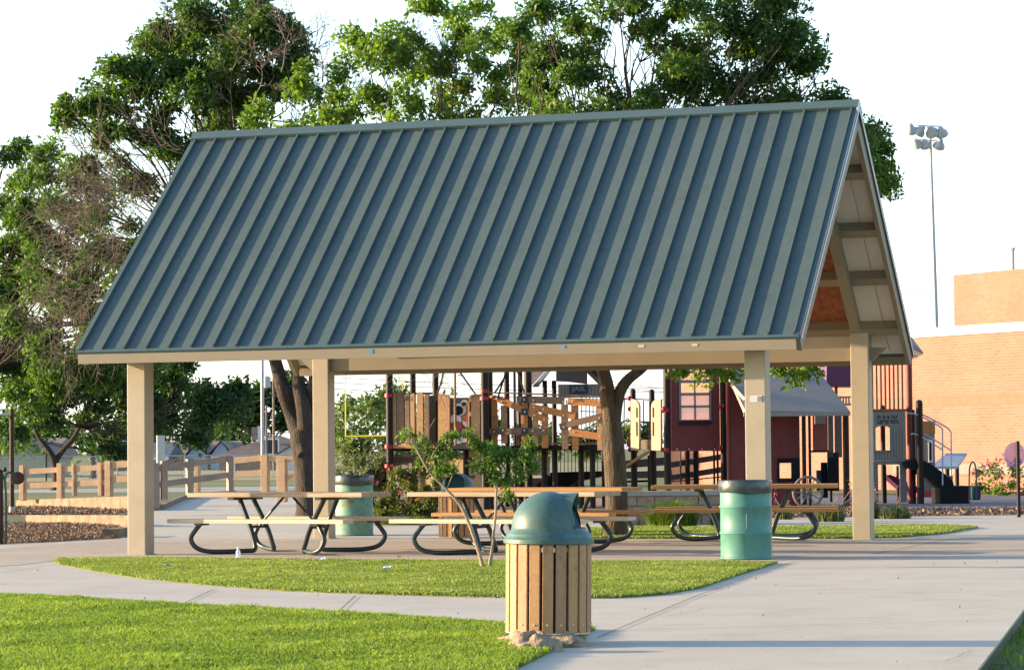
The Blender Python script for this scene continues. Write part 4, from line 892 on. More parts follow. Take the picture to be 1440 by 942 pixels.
# ================================================================ WOODEN RAIL FENCES, KERB WALLS
def railfence(label,posts_,rails,pm,rm,yaw,Y,u0):
    P_=Pl(u0,Y,yaw); g=P_.o; t=thing('rail_fence',label,'fence',(g.x,g.y,0),'wooden rail fences')
    for u,v0,v1,wd in posts_: pp_('post',pm,t,lambda mb:P_.box(mb,u-wd/2,v0,u+wd/2,v1,-.05,.14,bev=.01))
    for (ua,va,ub,vb,wd) in rails: pp_('rail',rm,t,lambda mb:P_.bar(mb,ua,va,ub,vb,wd,-.02,.05))
railfence('pale sunlit two-rail timber fence on the low wall above the wood chips',((30,654,704,6),(83,651,702,7),(102.5,652,697,3),(140,650,697,5),(151,648,698,8)),((34,663,149,656.5,7.5),(34,683,149,678,7.5),(152,654,206,650,9),(152,674,206,671,9)),'rail_wood','rail_wood',-.30,68,30)
railfence('shaded two-rail timber fence climbing beside the concrete ramp behind the left front post',((220,651,714,9),(232,648,702,8),(268,645,696,8.5),(325,641,690,7.5)),((219,659,326,644,8.5),(219,682,326,667,8.5)),'rail_shaded','rail_shaded',.35,58,220)
railfence('timber fence closing the far end of the ramp, lit rails beside the pale light pole',((276,648,694,5),(371,640,692,9.5),(395,645,706,12),(421,640,694,6)),((327,648,372,643,8),(327,668,372,663,7.5),(374,644,424,646,8),(397,672,424,667,7)),'rail_wood','rail_wood',-.25,66,340)
def wall(name,label,pts,hh,th_,m,capm=None,cat='wall',z0=-.1,joints=False):
    P=[G(u,v) for u,v in pts]; t=thing(name,label,cat,(P[0].x,P[0].y,0)); mb=MB(); mc=MB()
    for a,b in zip(P[:-1],P[1:]):
        d=(b-a).normalized(); n=Vector((-d.y,d.x,0))*th_; e=d*.002
        mb.hexa([(q.x,q.y,z0) for q in (a,b,b+n,a+n)]+[(q.x,q.y,(hh if not isinstance(hh,tuple) else hh[0 if q in (a,a+n) else 1])) for q in (a,b,b+n,a+n)])
        if capm: mc.hexa([(q.x,q.y,hh+.001) for q in (a-n*.08,b-n*.08,b+n*1.1,a+n*1.1)]+[(q.x,q.y,hh+.08) for q in (a-n*.08,b-n*.08,b+n*1.1,a+n*1.1)])
    part('wall_body',mb,m,t)
    if capm: part('cap',mc,capm,t)
    return t
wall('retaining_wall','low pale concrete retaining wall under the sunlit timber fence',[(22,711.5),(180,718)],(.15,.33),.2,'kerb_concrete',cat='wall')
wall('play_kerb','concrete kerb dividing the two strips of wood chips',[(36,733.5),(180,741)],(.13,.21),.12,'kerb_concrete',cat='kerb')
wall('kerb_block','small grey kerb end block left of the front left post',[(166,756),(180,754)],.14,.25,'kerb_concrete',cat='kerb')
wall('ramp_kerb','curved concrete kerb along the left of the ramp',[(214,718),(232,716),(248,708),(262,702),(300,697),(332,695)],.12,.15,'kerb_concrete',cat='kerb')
wl=wall('stone_wall','low stone wall with flat concrete cap in front of the playground',[(860,739),(1030,736.5)],.50,.3,'stone','stone_cap')
def stones(mb):
    P0=G(860,739);P1=G(1030,736.5); d=(P1-P0).normalized(); n=Vector((-d.y,d.x,0)); L=(P1-P0).length; r=random.Random(2); z=.0
    for row in range(3):
        x=-.1*row
        while x<L:
            wd=r.uniform(.22,.5); q0=P0+d*max(0,x)-n*r.uniform(.012,.035); q1=P0+d*min(L,x+wd-.02)-n*.02; 
            if x+wd-.02>0 and x<L-.05:
                mb.hexa([(q.x,q.y,z+.01) for q in (q0,q1,q1+n*.01,q0+n*.01)]+[(q.x,q.y,z+.15) for q in (q0,q1,q1+n*.01,q0+n*.01)])
            x+=wd
        z+=.165
pp_('face_stone','rock',wl,stones)
for i,(u,v,s) in enumerate(((1262,722,.10),(1298,720.5,.13),(1330,720,.10),(1352,719,.12),(1388,719,.10),(1410,718,.09),(1240,724,.09),(1120,726,.10))):
    g=G(u,v); rock('edging_rock',['pale flat rock','rounded tan rock','small brown rock','broad low rock','little pale rock','tiny grey rock','small rock under the arching plant','rock below the wagon wheel'][i]+' '+['by the strappy plant','right of the strappy plant','edging the rubber surface','before the black climber base','right of the climber base','near the violet disc post','at the rear post','in the planting bed'][i],(g.x,g.y,.03),s*1.4,s,s*.55,sd_=i,group='edging rocks',n=8)
# ================================================================ WAGON WHEEL
g=G(1136,722); t=thing('wagon_wheel','old wooden wagon wheel standing in the planting bed before the red tower','wagon wheel',(g.x,g.y,0)); PW_=Pl(1136,g.y,.25); a0,z0=PW_.px(1136,692)
rw=.30
def ring(mb,r,th_):
    n=36; mb.tube([PW_.fr(a0+r*math.cos(2*math.pi*i/n),0,z0+r*math.sin(2*math.pi*i/n)) for i in range(n+1)],th_,8,False)
pp_('rim','pole_wood',t,lambda mb:ring(mb,rw,.028),True); pp_('hub','pole_wood',t,lambda mb:mb.ball(PW_.fr(a0,0,z0),.05,8),True)
for k in range(12):
    an=2*math.pi*k/12; pp_('spoke','pole_wood',t,lambda mb:mb.tube([PW_.fr(a0,0,z0),PW_.fr(a0+rw*math.cos(an),0,z0+rw*math.sin(an))],.012,5))
# ================================================================ BRICK SCHOOL BUILDING
def wallpt(u,v): pass
P0=G(1440,690); wd_=Vector((-math.sin(R(29)),math.cos(R(29)),0)); # direction going back and left
bn=Vector((-wd_.y,wd_.x,0)); bn=bn if bn.x<0 else -bn
def bquad(mb,s0,s1,z0,z1,off,uvs=None):
    a=P0+wd_*s0+bn*off; b=P0+wd_*s1+bn*off; c=P0+wd_*s1+bn*(off-.3); d=P0+wd_*s0+bn*(off-.3)
    mb.hexa([(b.x,b.y,z0),(a.x,a.y,z0),(d.x,d.y,z0),(c.x,c.y,z0),(b.x,b.y,z1),(a.x,a.y,z1),(d.x,d.y,z1),(c.x,c.y,z1)])
def uvmap(o):
    me=o.data; uv=me.uv_layers.new(name='UVMap'); off=origin_of(o)
    for lp in me.loops:
        v=me.vertices[lp.vertex_index].co+off; uv.data[lp.index].uv=((v-P0).dot(wd_),v.z)
sb=thing('school_building','long sunlit orange brick building with pale coping and a raised block behind','building',(P0.x,P0.y,0))
def zat(u,v): # height on the wall plane
    d=ray(u,v); t=((P0-EYE).dot(bn))/d.dot(bn); p=EYE+d*t; return (p-P0).dot(wd_),p.z
s1,z1=zat(1430,466); s2,z2=zat(1432,561)
sL=zat(938,600)[0]
mb=MB(); bquad(mb,-25,sL,-.1,z2-.13,0); bquad(mb,-25,sL,z2+.13,z1,0); o=part('wall',mb,'brick',sb); uvmap(o)
mb=MB(); bquad(mb,-25,sL,z2-.129,z2+.129,-.02); part('brick_band',mb,'brick_band',sb)
mb=MB(); bquad(mb,-25,sL+.1,z1+.002,z1+.26,.05); part('coping',mb,'coping',sb)
mb=MB(); bquad(mb,-5,6,.45,.75,.06); part('dark_ledge',mb,'slide_grey',sb)
# raised block
q=at(1342,460,100); zt=at(1342,387,100).z; mb=MB()
a=Vector((q.x,q.y,0)); b=a-wd_*40; c=b+Vector((30,10,0)); d=a+Vector((30,10,0))
mb.hexa([(p.x,p.y,0) for p in (a,b,c,d)]+[(p.x,p.y,zt) for p in (a,b,c,d)]); o=part('raised_block',mb,'brick',sb); uvmap(o)
e=at(1424,372,116); mb=MB(); mb.tube([(e.x,e.y,zt-1.2),(e.x,e.y,at(1424,349,116).z)],.085,8); mb.tube([(e.x,e.y,at(1424,351,116).z),(e.x,e.y,at(1424,348.5,116).z)],.13,8); part('vent_pipe',mb,'steel',sb)
# ================================================================ STADIUM LIGHT, POLES, GOAL
Y=200; a=at(1316.5,462,Y); t=thing('stadium_light','tall steel stadium light with two rows of round floodlights above the brick roof','floodlight mast',(a.x,Y,0))
mb=MB(); mb.tube([(a.x,Y,0),(at(1316.5,462,Y).x,Y,at(0,462,Y).z),(at(1307.5,176,Y).x,Y,at(1307.5,176,Y).z)],[.19,.17,.09],10); part('pole',mb,'steel',t,True)
for v,us in ((177,(1290,1324)),(197,(1290,1322))):
    mb=MB(); p=at(us[0],v,Y);q=at(us[1],v+1,Y); mb.tube([p,q],.05,6); part('crossarm',mb,'steel',t)
for u,v,s in ((1281,182,1.0),(1294,184,1),(1310,185,1.1),(1324,186,1),(1289,202,.95),(1301,203,.9),(1321,203,1)):
    p=at(u,v,Y-.3); mb=MB(); k=.30*s
    dirv=Vector((random.uniform(-.6,.5),.55,-.7)).normalized(); q=dirv.to_track_quat('Z','Y')
    pr_=[(.001,-.45),(.16,-.42),(.22,-.2),(.40,.0),(.46,.25),(.44,.27),(.30,.12),(.001,.05)]
    vs=[];n=16
    for r_,z in pr_:
        for j in range(n): vs.append(p+q@Vector((r_*s*math.cos(2*math.pi*j/n),r_*s*math.sin(2*math.pi*j/n),z*s)))
    mb.add(vs,[(i*n+j,i*n+(j+1)%n,(i+1)*n+(j+1)%n,(i+1)*n+j) for i in range(len(pr_)-1) for j in range(n)]); part('floodlight',mb,'steel',t,True)
def simplepole(name,label,cat,u,v0,Y,rpx,m,extra=None,u2=None):
    a=at(u,v0,Y); t=thing(name,label,cat,(a.x,Y,0)); mb=MB(); mb.tube([(a.x,Y,0),(at(u2 or u,v0,Y).x,Y,a.z)],[rpx*Y/F*.55,rpx*Y/F*.45],10); part('pole',mb,m,t,True)
    if extra: extra(t,Y)
    return t
def lp(t,Y):
    mb=MB(); p=Pl(367,Y,0); p.box(mb,362.5,599,366.5,622,-.3,-.1); part('meter_box',mb,'white_paint',t)
simplepole('light_pole','pale grey metal light pole behind the ramp fence with a small box on it','light pole',368.5,470,110,5,'steel',lp)
def up(t,Y):
    p=Pl(385,Y,0); mb=MB(); p.tube(mb,[(379,553),(393,558)],1.6,-.2); part('crossarm',mb,'pole_wood',t)
    mb=MB(); mb.lathe([(.001,0),(.25,0),(.25,.7),(.001,.75)],tuple(p.w(375,545,-.3)),10); part('transformer',mb,'steel',t,True)
simplepole('utility_pole','wooden utility pole with a transformer, right of the pale light pole','utility pole',384.5,528,180,3.6,'pole_wood',up)
simplepole('utility_pole','thin grey utility pole below the dark tree, left of the front left post','utility pole',132,606,150,4,'pole_wood')
simplepole('utility_pole','short dark pole just right of the pale light pole','utility pole',374.5,570,150,3,'pole_wood')
mb=MB(); p=at(227,640,85); t=thing('pole_stub','pale wide metal cabinet pole showing beside the left front post','cabinet',(p.x,85,0)); P_=Pl(227,85,.2); P_.box(mb,221,612,232,700,-.1,.1,z0=0); part('cabinet_body',mb,'coping',t); mb=MB(); P_.box(mb,221,612,223,690,-.11,-.101); part('edge_strip',mb,'white_paint',t)
Y=130; a=at(520,613,Y); t=thing('goal_post','yellow football goal post with tall uprights seen beside the playground post','goal post',(a.x,Y,0)); P_=Pl(520,Y,-.2)
mb=MB(); P_.tube(mb,[(485.5,613.5),(546,612.5),(556,613)],2.4,0); part('crossbar',mb,'yellow_paint',t,True)
mb=MB(); P_.tube(mb,[(486,614),(486,470)],1.5,0); part('upright',mb,'yellow_paint',t,True)
mb=MB(); P_.tube(mb,[(566,613),(566,470)],1.2,0); part('upright',mb,'yellow_paint',t,True)
wi=0
wl_=['thin power line high behind the goal post','second thin power line below the first','lowest thin power line behind the goal post','service wire crossing before the dark tree','service wire below the other at the utility pole','thin wire crossing the far houses','power line right of the thick trunk','lower power line right of the thick trunk','power line passing the stadium mast','lower power line passing the stadium mast']
for (a,b,c,d,Y) in ((380,525,1000,546,210),(380,533,1000,551,210),(380,541,1000,562,200),(250,575,385,557,170),(340,548,385,540,170),(240,600,430,606,170),(860,536,1000,545,230),(860,543,1000,549,230),(1260,408,1345,407,240),(1260,412,1345,411,240)):
    p=at(a,b,Y);q=at(c,d,Y); mb=MB(); P=[p.lerp(q,i/10)+Vector((0,0,-.3*math.sin(math.pi*i/10))) for i in range(11)]; mb.tube(P,.022,4)
    o=part('power_line',mb,'wire',None,origin=tuple(p)); tag(o,wl_[wi],'power line','power lines'); wi+=1
# ================================================================ HOUSES AND CHAIN-LINK FENCE
def house(label,u0,u1,Y,ve,vr,wallm,roofm,gable=None,hip=False):
    a=at(u0,650,Y);b=at(u1,650,Y); ze=at((u0+u1)/2,ve,Y).z; zr=at((u0+u1)/2,vr,Y+4).z; t=thing('house',label,'house',((a.x+b.x)/2,Y,0),'houses beyond the field')
    mb=MB(); mb.box(a.x,b.x,Y,Y+9,0,ze); part('wall',mb,wallm,t)
    mb=MB(); o=.5; i_=3.5 if hip else 0
    vs=[(a.x-o,Y-o,ze-.1),(b.x+o,Y-o,ze-.1),(b.x+o,Y+9+o,ze-.1),(a.x-o,Y+9+o,ze-.1),(a.x-o+i_,Y+4.5,zr),(b.x+o-i_,Y+4.5,zr)]
    mb.add(vs,[(0,1,5,4),(2,3,4,5),(1,2,5),(3,0,4),(3,2,1,0)]); part('roof',mb,roofm,t)
    mb=MB(); mb.box(a.x-o,b.x+o,Y-o-.06,Y-o-.01,ze-.3,ze-.06); part('gutter',mb,'white_paint',t)
    n=max(1,int((b.x-a.x)/4))
    for k in range(n):
        x=a.x+(k+.5)*(b.x-a.x)/n; mb=MB(); mb.box(x-.6,x+.6,Y-.04,Y-.005,1.0,2.1); wn=part('window',mb,'white_paint',t); mb=MB(); mb.box(x-.5,x+.5,Y-.06,Y-.041,1.1,2.0); part('pane',mb,'sign_dark',wn)
    if gable:
        for gu0,gu1,gv,gm in gable:
            p=at(gu0,650,Y-2);q=at(gu1,650,Y-2); zg=at((gu0+gu1)/2,gv,Y-2).z; mb=MB()
            mb.add([(p.x,Y-2,0),(q.x,Y-2,0),(q.x,Y-2,ze),((p.x+q.x)/2,Y-2,zg),(p.x,Y-2,ze),(p.x,Y,0),(q.x,Y,0),(q.x,Y,ze),((p.x+q.x)/2,Y+5,zg),(p.x,Y,ze)],[(0,1,2,3,4),(0,4,9,5),(1,6,7,2),(4,3,8,9),(3,2,7,8)]); part('gable_wall',mb,gm,t)
            mb=MB(); xm=(p.x+q.x)/2
            mb.add([(p.x-.3,Y-2.3,ze-.1),(xm,Y-2.3,zg+.05),(xm,Y+4,zg+.05),(p.x-.3,Y+4,ze-.1),(q.x+.3,Y-2.3,ze-.1),(q.x+.3,Y+4,ze-.1)],[(0,1,2,3),(1,4,5,2)]); part('gable_roof',mb,roofm,t)
    return t
house('pale green gabled house with tan roof behind the chain-link fence at the far left',-60,62,150,640,616,'house_green','shingle_tan',gable=((-2,66,619,'house_green'),))
house('blue-grey roofed house mostly behind the dark round tree',138,228,190,641,622,'house_wall','shingle_slate')
house('tan roofed house with white gable right of the left front post',228,322,200,641,620,'house_wall','shingle_tan',gable=((262,292,624,'house_white'),(296,326,620,'house_white')))
house('brown hip roofed house with white gable behind the pale light pole',308,452,185,640,613,'house_wall','shingle_brown',gable=((388,442,624,'house_white'),),hip=True)
ch=at(361,613,187); mb=MB(); mb.box(ch.x-.35,ch.x+.35,187,187.8,2,ch.z+.6)
hs=[o for o in bpy.data.objects if o.name.startswith('house') and o.parent is None]; part('chimney',mb,'shingle_tan',hs[-1])
t=thing('chain_link_fence','long grey chain-link fence across the far field in front of the houses','fence',(-15,128,0)); P_=Pl(100,128,0)
for u in (-30,65,165,200,260,330,400): pp_('post','play_post' if u==65 else 'steel',t,lambda mb:P_.post(mb,u,640 if u!=65 else 636,2.2,0,n=6))
pp_('top_rail','steel',t,lambda mb:P_.tube(mb,[(-60,643),(200,641),(470,639)],1.2,0))
def mesh_net(mb):
    a0,_=P_.px(-60,650);a1,_=P_.px(470,650); x=a0
    while x<a1:
        for sgn in (-1,1):
            p=P_.fr(x,0,.05);q=P_.fr(x+sgn*1.1,0,1.15); mb.tube([p,q],.006,3,False)
        x+=.16
pp_('wire_mesh','steel',t,mesh_net)
# ================================================================ TREES
# big tree behind the pavilion's left half, partly dead
big=[(300,40,62),(360,50,55),(240,60,50),(190,95,45),(270,110,60),(340,110,55),(150,130,38),(120,160,34),(200,150,45),(395,70,38),(400,120,45),(90,155,20),(160,200,30,.95),(110,230,26,.95),(180,260,34,.95),(90,300,30,.95),(140,330,34,.95),(60,380,34,.9),(90,420,36,.95),(30,440,34),(240,220,45,.95),(320,180,50,.5),(60,480,36,.8),(120,470,30,.95),(430,150,34,.7),(190,330,30,.95),(160,400,30,.95)]
T1,P1,B1=tree('big_tree','huge half-dead tree with forked dark trunk, bare twigs tangled through its left side',56,(436,726),(424,600),37,big,'leaf_mid',leaf=.115,dens=640,clump=.34,fill=1.5,tb=-.05,lr=.16,jit=1.8,conn=False,trunk_pts=[(433,690),(430,650),(425,622)],lf=(392,430))
mb=MB(); yb=G(436,726).y
for pts,r0,r1 in (([(427,640),(414,590),(399,550),(390,518),(378,480),(350,430),(320,330),(300,200)],.20,.05),([(429,640),(428,585),(421,545),(416,510),(412,480),(400,400),(380,250)],.18,.05),([(431,640),(436,590),(441,545),(443,510),(448,460),(470,330),(500,200)],.16,.05),([(350,430),(300,390),(240,360),(170,340)],.10,.03),([(372,490),(300,470),(230,440),(140,430)],.09,.03)):
    P=curve([at(u,v,yb+random.uniform(-.3,.3)) for u,v in pts],5); k=len(P); mb.tube(P,[(r0+(r1-r0)*i/(k-1))*min(1,.6+.1*i) for i in range(k)],10)
part('limb',mb,'bark_dark',T1,True)
mb=MB(); dead=MB()
def twigs(mb,u,v,ang,L,lev,Y,r):
    p=at(u,v,Y); pts=[p]; uu,vv,aa=u,v,ang; 
    for i in range(5):
        aa+=random.gauss(0,.14); uu+=math.cos(aa)*L/5; vv-=math.sin(aa)*L/5; Y+=random.gauss(0,.08); pts.append(at(uu,vv,Y))
        if lev>0 and i>0:
            for _ in range(2): twigs(mb,uu,vv,aa+random.choice((-1,1))*random.uniform(.3,.9),L*random.uniform(.4,.65),lev-1,Y,r*.6)
    mb.tube(pts,[r*(1-.75*i/5) for i in range(6)],4,False)
for k in range(19):
    u=random.uniform(160,330); v=random.uniform(200,400); u=min(u,360-(v-190)*.62); twigs(dead,u,v,random.uniform(2.55,3.35),random.uniform(80,160),2,yb+random.uniform(-3.4,0),.013)
for k in range(11): twigs(dead,random.uniform(210,420),random.uniform(80,190),random.uniform(1.1,2.2),random.uniform(50,90),2,yb+random.uniform(-3,1),.014)
for k in range(8): twigs(dead,random.uniform(80,190),random.uniform(330,450),random.uniform(3.3,4.4),random.uniform(70,120),2,yb+random.uniform(-3,-1),.010)
for k in range(8): twigs(dead,random.uniform(440,560),random.uniform(90,170),random.uniform(.6,1.9),random.uniform(40,80),2,yb+random.uniform(-2,2),.014)
for k in range(6): twigs(dead,random.uniform(560,680),random.uniform(470,490),random.uniform(4.4,5.2),random.uniform(40,70),1,yb+1,.010)
part('dead_branch',dead,'dead_wood',T1)
# bright tree between the two
lt=[(440,110,32),(480,140,38),(520,90,34),(535,140,40),(580,60,30),(590,120,40),(560,180,40),(625,40,34),(640,90,36),(690,50,30),(690,110,34),(640,150,40),(470,185,34),(725,95,26),(710,150,34),(605,15,22),(655,10,26),(500,60,16,.6),(760,150,24,.9),(475,95,26),(545,60,18),(600,160,34),(665,60,28),(615,95,30),(735,130,26),(735,60,18),(570,85,24),(500,170,30),(450,160,28),(360,165,22,.7),(400,185,24,.7)]
tree('bright_tree','yellow-green sunlit tree with loose leafy shoots above the middle of the roof',50,(453,725,49),(453,470),16,lt,'leaf_light',bark='bark_dark',leaf=.105,dens=640,clump=.28,fill=1.2,lr=.2,jit=1.2,tb=.05,lf=(600,330))
# tree right behind the pavilion
rt_=[(770,80,34),(790,150,30),(850,140,26),(835,60,28),(740,30,18),(960,90,40),(930,20,34),(770,15,34),(800,60,36),(780,110,36),(830,100,34),(820,150,30),(745,10,22),(850,10,24),(905,20,24),(930,65,34),(950,120,44),(910,140,30),(985,70,46),(1010,20,40),(1000,130,44),(1050,60,46),(1090,30,44),(1060,120,44),(1110,90,42),(1130,50,30),(1100,140,34),(1145,85,22),(1160,135,20),(1180,150,20),(1225,175,24),(1235,215,22),(1245,260,15),(1215,200,20),(1238,240,20),(1080,-20,60),(980,-30,60),(870,-30,50),(1000,300,60,.3),(1100,260,60,.3),(1190,330,40,.3)]
T2,P2,B2=tree('shade_tree','dense dark green tree with thick pale-barked trunk rising right behind the pavilion',41.3,(864,755.5),(858,572),34,rt_,'leaf_mid',bark='bark',conn=False,leaf=.088,dens=900,clump=.25,fill=1.55,lr=.12,jit=.9,tb=.0,lf=(880,400))
mb=MB(); y2=G(864,755.5).y
for pts,r0,r1 in (([(862,640),(859,590),(853,545),(848,520),(838,480),(820,380),(800,200)],.15,.04),([(863,640),(864,590),(870,556),(882,535),(905,516),(940,480),(1000,400),(1060,250)],.11,.04),([(905,516),(960,470),(1050,430),(1150,330),(1225,240)],.09,.03)):
    P=curve([at(u,v,y2) for u,v in pts],5); k=len(P); mb.tube(P,[(r0+(r1-r0)*i/(k-1))*min(1,.6+.1*i) for i in range(k)],12)
part('limb',mb,'bark',T2,True)
Bh=px_blobs([(945,512,16),(965,520,17),(990,522,17),(1010,516,15),(1028,522,12),(1100,516,17),(1118,524,17),(1132,520,14),(1088,510,14),(1150,508,13)],y2+.2,jit=.4)
foliage(T2,Bh,'leaf_light',.10,420,.17,name='hanging_foliage',fill=.8)
mb=MB(); limb(mb,at(960,470,y2),at(985,520,y2+.2),.03,.006,.05); limb(mb,at(1050,430,y2),at(1118,520,y2+.2),.03,.006,.05); limb(mb,at(985,505,y2+.2),at(940,515,y2+.2),.01,.003,.05); part('branch',mb,'bark',T2,True)
# tree at the left edge
le=[(30,250,34),(60,245,26),(10,290,34),(50,300,38),(20,350,40),(70,350,30),(40,290,36),(100,330,34),(130,250,24),(30,400,36),(75,405,34),(100,440,30,.7),(10,460,40),(60,470,36),(20,510,36),(85,500,34),(110,380,22,.6),(130,300,38),(160,360,38),(120,420,40),(170,450,36),(60,215,18),(140,500,40),(205,430,30),(30,560,36),(200,500,30),(100,250,26),(10,210,24),(0,400,40),(60,520,40)]
tree('edge_tree','mid green leafy tree cut off by the left edge of the view',78,(-30,705,78),(-10,520),22,le,'leaf_mid',leaf=.155,dens=330,clump=.45,fill=1.7,lr=.12)
rd=[(60,560,34),(30,545,30),(100,530,44),(140,545,40),(70,590,24),(120,590,30),(150,600,24),(185,555,44),(215,590,28),(240,550,40),(285,540,34),(240,600,26),(275,610,18),(290,575,34),(320,560,24),(180,510,40),(250,510,34),(30,600,22),(335,545,16,.6),(160,630,14,.7)]
tree('round_tree','dark round low-branched tree standing beyond the timber fence',98,(78,688,98),(77,650),15,rd,'leaf_dark',leaf=.22,dens=170,clump=.55,fill=1.6,jit=2.5,lr=.15,lf=(112,600))
_t=bpy.data.objects['round_tree']; mb=MB(); limb(mb,at(77,652,98),at(48,596,98),.14,.06,.05,6,8); limb(mb,at(48,596,98),at(20,560,98),.06,.02,.05,6,6); part('limb',mb,'bark_dark',_t,True)
for i,(lab,Y,bs,lm,b) in enumerate((('far dark green tree behind the house with the pale light pole',215,[(350,590,34),(385,570,38),(410,590,34),(365,550,30),(395,540,26),(335,570,26),(420,560,24)],'leaf_dark',(380,645)),
  ('far soft green willow-like tree behind the goal post',170,[(480,600,30),(500,585,34),(520,610,34),(545,590,34),(530,570,30),(460,610,26),(555,615,30),(500,625,30),(555,565,24),(485,565,16)],'leaf_far',(510,655)),
  ('far green tree showing through the planks of the play structure',190,[(590,580,30),(620,585,26),(600,600,30),(700,600,34),(740,610,30),(660,600,30)],'leaf_far',(620,655)),
  ('pale sunlit bushy tree behind the round dark tree at far left',140,[(110,610,24),(140,620,22),(165,600,24),(35,610,20),(10,605,24)],'leaf_mid',(130,660)),
  ('far rounded tree between the blue-grey roof and the light pole',230,[(300,600,24),(270,615,20),(320,615,20),(215,610,22)],'leaf_dark',(290,650)),
  ('far low tree behind the green house',220,[(60,600,24),(-10,600,30),(90,610,20),(180,612,22)],'leaf_dark',(40,650)),
  ('distant hazy tree line piece right of the thick trunk',240,[(770,618,20),(820,615,22),(870,612,20),(905,610,18)],'leaf_far',(850,650)))):
    tree('far_tree',lab,Y,(b[0],b[1],Y),(b[0],b[1]-22),9,bs,lm,leaf=.5*Y/200,dens=22,clump=1.25*Y/200,fill=.75,jit=3,group='trees beyond the field',twig=False)
# ================================================================ SHRUBS AND PLANTS
def shrub(name,label,Y,u,v,blobs,lm,leaf,dens,clump,flowers=None,fm='petal_red',fs=.05,nf=60,fill=.8,cat='shrub',asp=.5):
    g=at(u,v,Y); t=thing(name,label,cat,(g.x,g.y,0)); mb=MB(); B=px_blobs(blobs,Y,jit=.3)
    for (c,rx,ry,rz,wt) in B: limb(mb,(g.x+random.uniform(-.1,.1),g.y,0),c,.012,.004,.06,5,5)
    part('stem',mb,'bark',t,True); foliage(t,B,lm,leaf,dens,clump,fill=fill,asp=asp)
    if flowers:
        FB=px_blobs(flowers,Y,jit=.2); C=[]
        for (c,rx,ry,rz,wt) in FB:
            for _ in range(nf):
                p=np.array(c)+rng.normal(size=3)*np.array([rx,ry*.6,rz])*.6; C.append(p+rng.normal(size=(7,3))*fs*.35)
        C=np.concatenate(C); V,Q=leaf_quads(C,fs,.8,0); npmesh('flower',V,Q,fm,t,tint=rng.random(len(C)))
    return t
shrub('rose_bush','dense rose bush with small red flowers between the old drum and the rear litter bin',50.5,570,735,[(535,690,18),(555,680,18),(575,675,20),(595,690,20),(610,680,16),(540,712,22),(565,708,24),(592,712,24),(612,708,18),(550,725,18),(580,728,20),(605,728,18),(560,660,14),(590,662,14)],'leaf_shrub',.07,1500,.14,[(555,665,14),(540,680,12),(575,672,16),(600,676,14),(600,700,16),(560,695,16)],'petal_red',.04,2)
shrub('reed_clump','tall feathery grey-green plants behind the old drum near the slide',62,505,700,[(480,650,22),(500,640,22),(520,650,20),(540,645,18),(470,670,24),(500,670,26),(530,672,22),(555,660,14),(480,690,24),(510,692,24),(535,630,12)],'leaf_grey',.14,300,.16,[(505,673,5)],'petal_red',.06,6,asp=.18,fill=.7)
shrub('flower_bed_plants','pink flowering perennials against the brick wall at the right edge','flower bed' and 72,1410,698,[(1385,665,16),(1405,660,16),(1425,660,16),(1445,655,18),(1385,685,16),(1410,685,18),(1435,685,18),(1370,678,10),(1460,670,20),(1455,690,18)],'leaf_light',.09,420,.16,[(1380,655,10),(1395,650,10),(1412,652,12),(1430,655,10),(1430,688,10),(1400,668,12),(1372,662,6)],'petal_pink',.05,10,cat='flower bed')
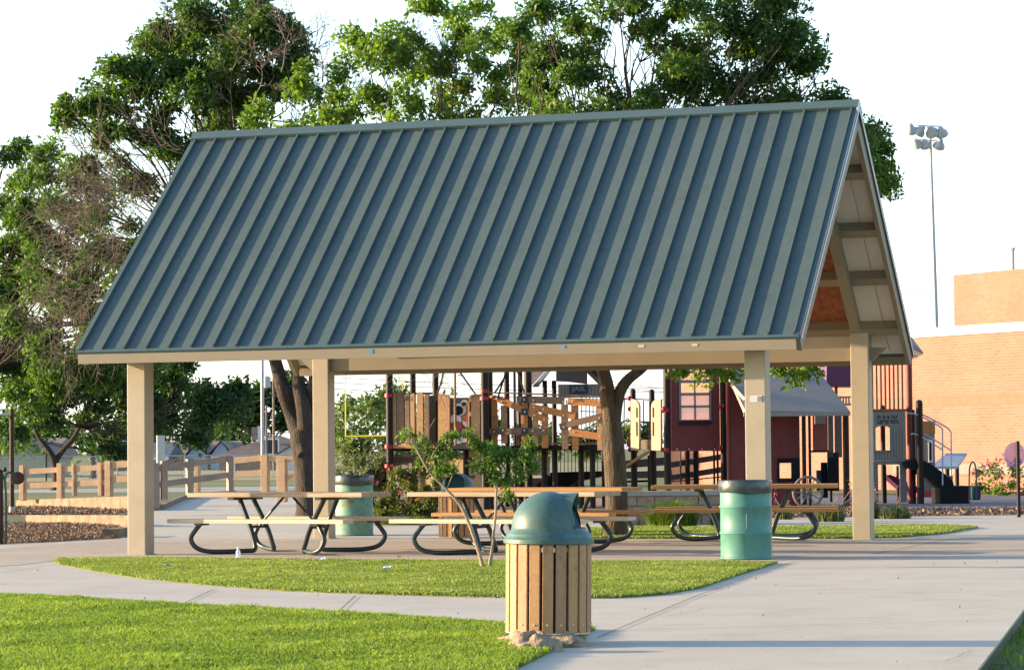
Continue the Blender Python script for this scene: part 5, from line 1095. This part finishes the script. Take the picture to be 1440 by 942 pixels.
def tuft(name,label,u,v,hpx,wpx,n,m,wd,cat='grass clump',arch=.7,flower=None):
    g=G(u,v); t=thing(name,label,cat,(g.x,g.y,0)); s=g.y/F; Hh=hpx*s; Wd=wpx*s
    an=rng.random(n)*6.283; rr=rng.random(n)**.7*Wd*.36
    base=np.stack([g.x+rr*np.cos(an),g.y+rr*np.sin(an)*.8,np.zeros(n)],1); out=np.stack([np.cos(an),np.sin(an),0*an],1)
    L=Hh*(.45+.65*rng.random(n))*(1-.45*(rr/(Wd*.36))**2); sp=np.abs(Wd*.5-rr*.6)*(.1+1.0*rng.random(n)); an=an+rng.normal(size=n)*.9; out=np.stack([np.cos(an),np.sin(an),0*an],1)
    side=np.stack([-np.sin(an),np.cos(an),0*an],1)*wd; up=np.array([0,0,1.])
    pts=[base+out*(sp*a)[:,None]+up*(L*b)[:,None] for a,b in ((0,0),(.18,.5),(.5,.85),(1.,1-arch*.35))]
    wds=(1,.85,.6,.1); V=np.stack([q for p,w_ in zip(pts,wds) for q in (p-side*w_,p+side*w_)],1).reshape(-1,3); I=np.arange(n)[:,None]*8
    Q=np.concatenate([I+np.array([[2*k,2*k+1,2*k+3,2*k+2]]) for k in range(3)]); npmesh('leaves',V,Q,m,t,tint=np.tile(rng.random(n),3))
    if flower:
        mb=MB()
        for k in range(flower):
            a=random.uniform(-.5,.5)*Wd; top=Vector((g.x+a*1.7,g.y+random.uniform(-.1,.1),Hh*random.uniform(1.,1.5))); mb.tube(curve([(g.x+a*.3,g.y,0),(g.x+a,g.y,Hh*.8),top],4),.008,4)
            C=np.array([top])+rng.normal(size=(26,3))*np.array([.018,.018,.09]); V,Q=leaf_quads(C,.038,.5,0); npmesh('blossom',V,Q,'petal_pink',t,tint=rng.random(26))
        part('flower_stalk',mb,'dead_wood',t)
    return t
tuft('ornamental_grass','bright green fine grass mound in front of the stone wall',945,741,44,95,2600,'blade_long',.004)
tuft('ornamental_grass','small green grass mound right of the drum by the low wall end',1015,740,30,40,700,'blade_long',.004)
tuft('yucca_plant','red yucca with coral flower spikes beside the wagon wheel',1165,733,30,62,260,'leaf_grey',.012,'yucca',flower=5)
tuft('yucca_plant','small yucca with two coral spikes left of the wagon wheel',1104,730,26,34,160,'leaf_grey',.010,'yucca',flower=2)
tuft('strappy_plant','arching pale strap-leaved plant right of the right rear post',1258,729,24,62,300,'leaf_grey',.012,'plant',arch=1.1,flower=2)
tuft('strappy_plant','dark low clump at the foot of the BANK tower',1222,729,34,40,220,'leaf_shrub',.012,'plant',arch=1.)
tuft('ornamental_grass','low green weeds beneath the rose bush',575,737,14,110,1200,'blade_long',.005,arch=.5)
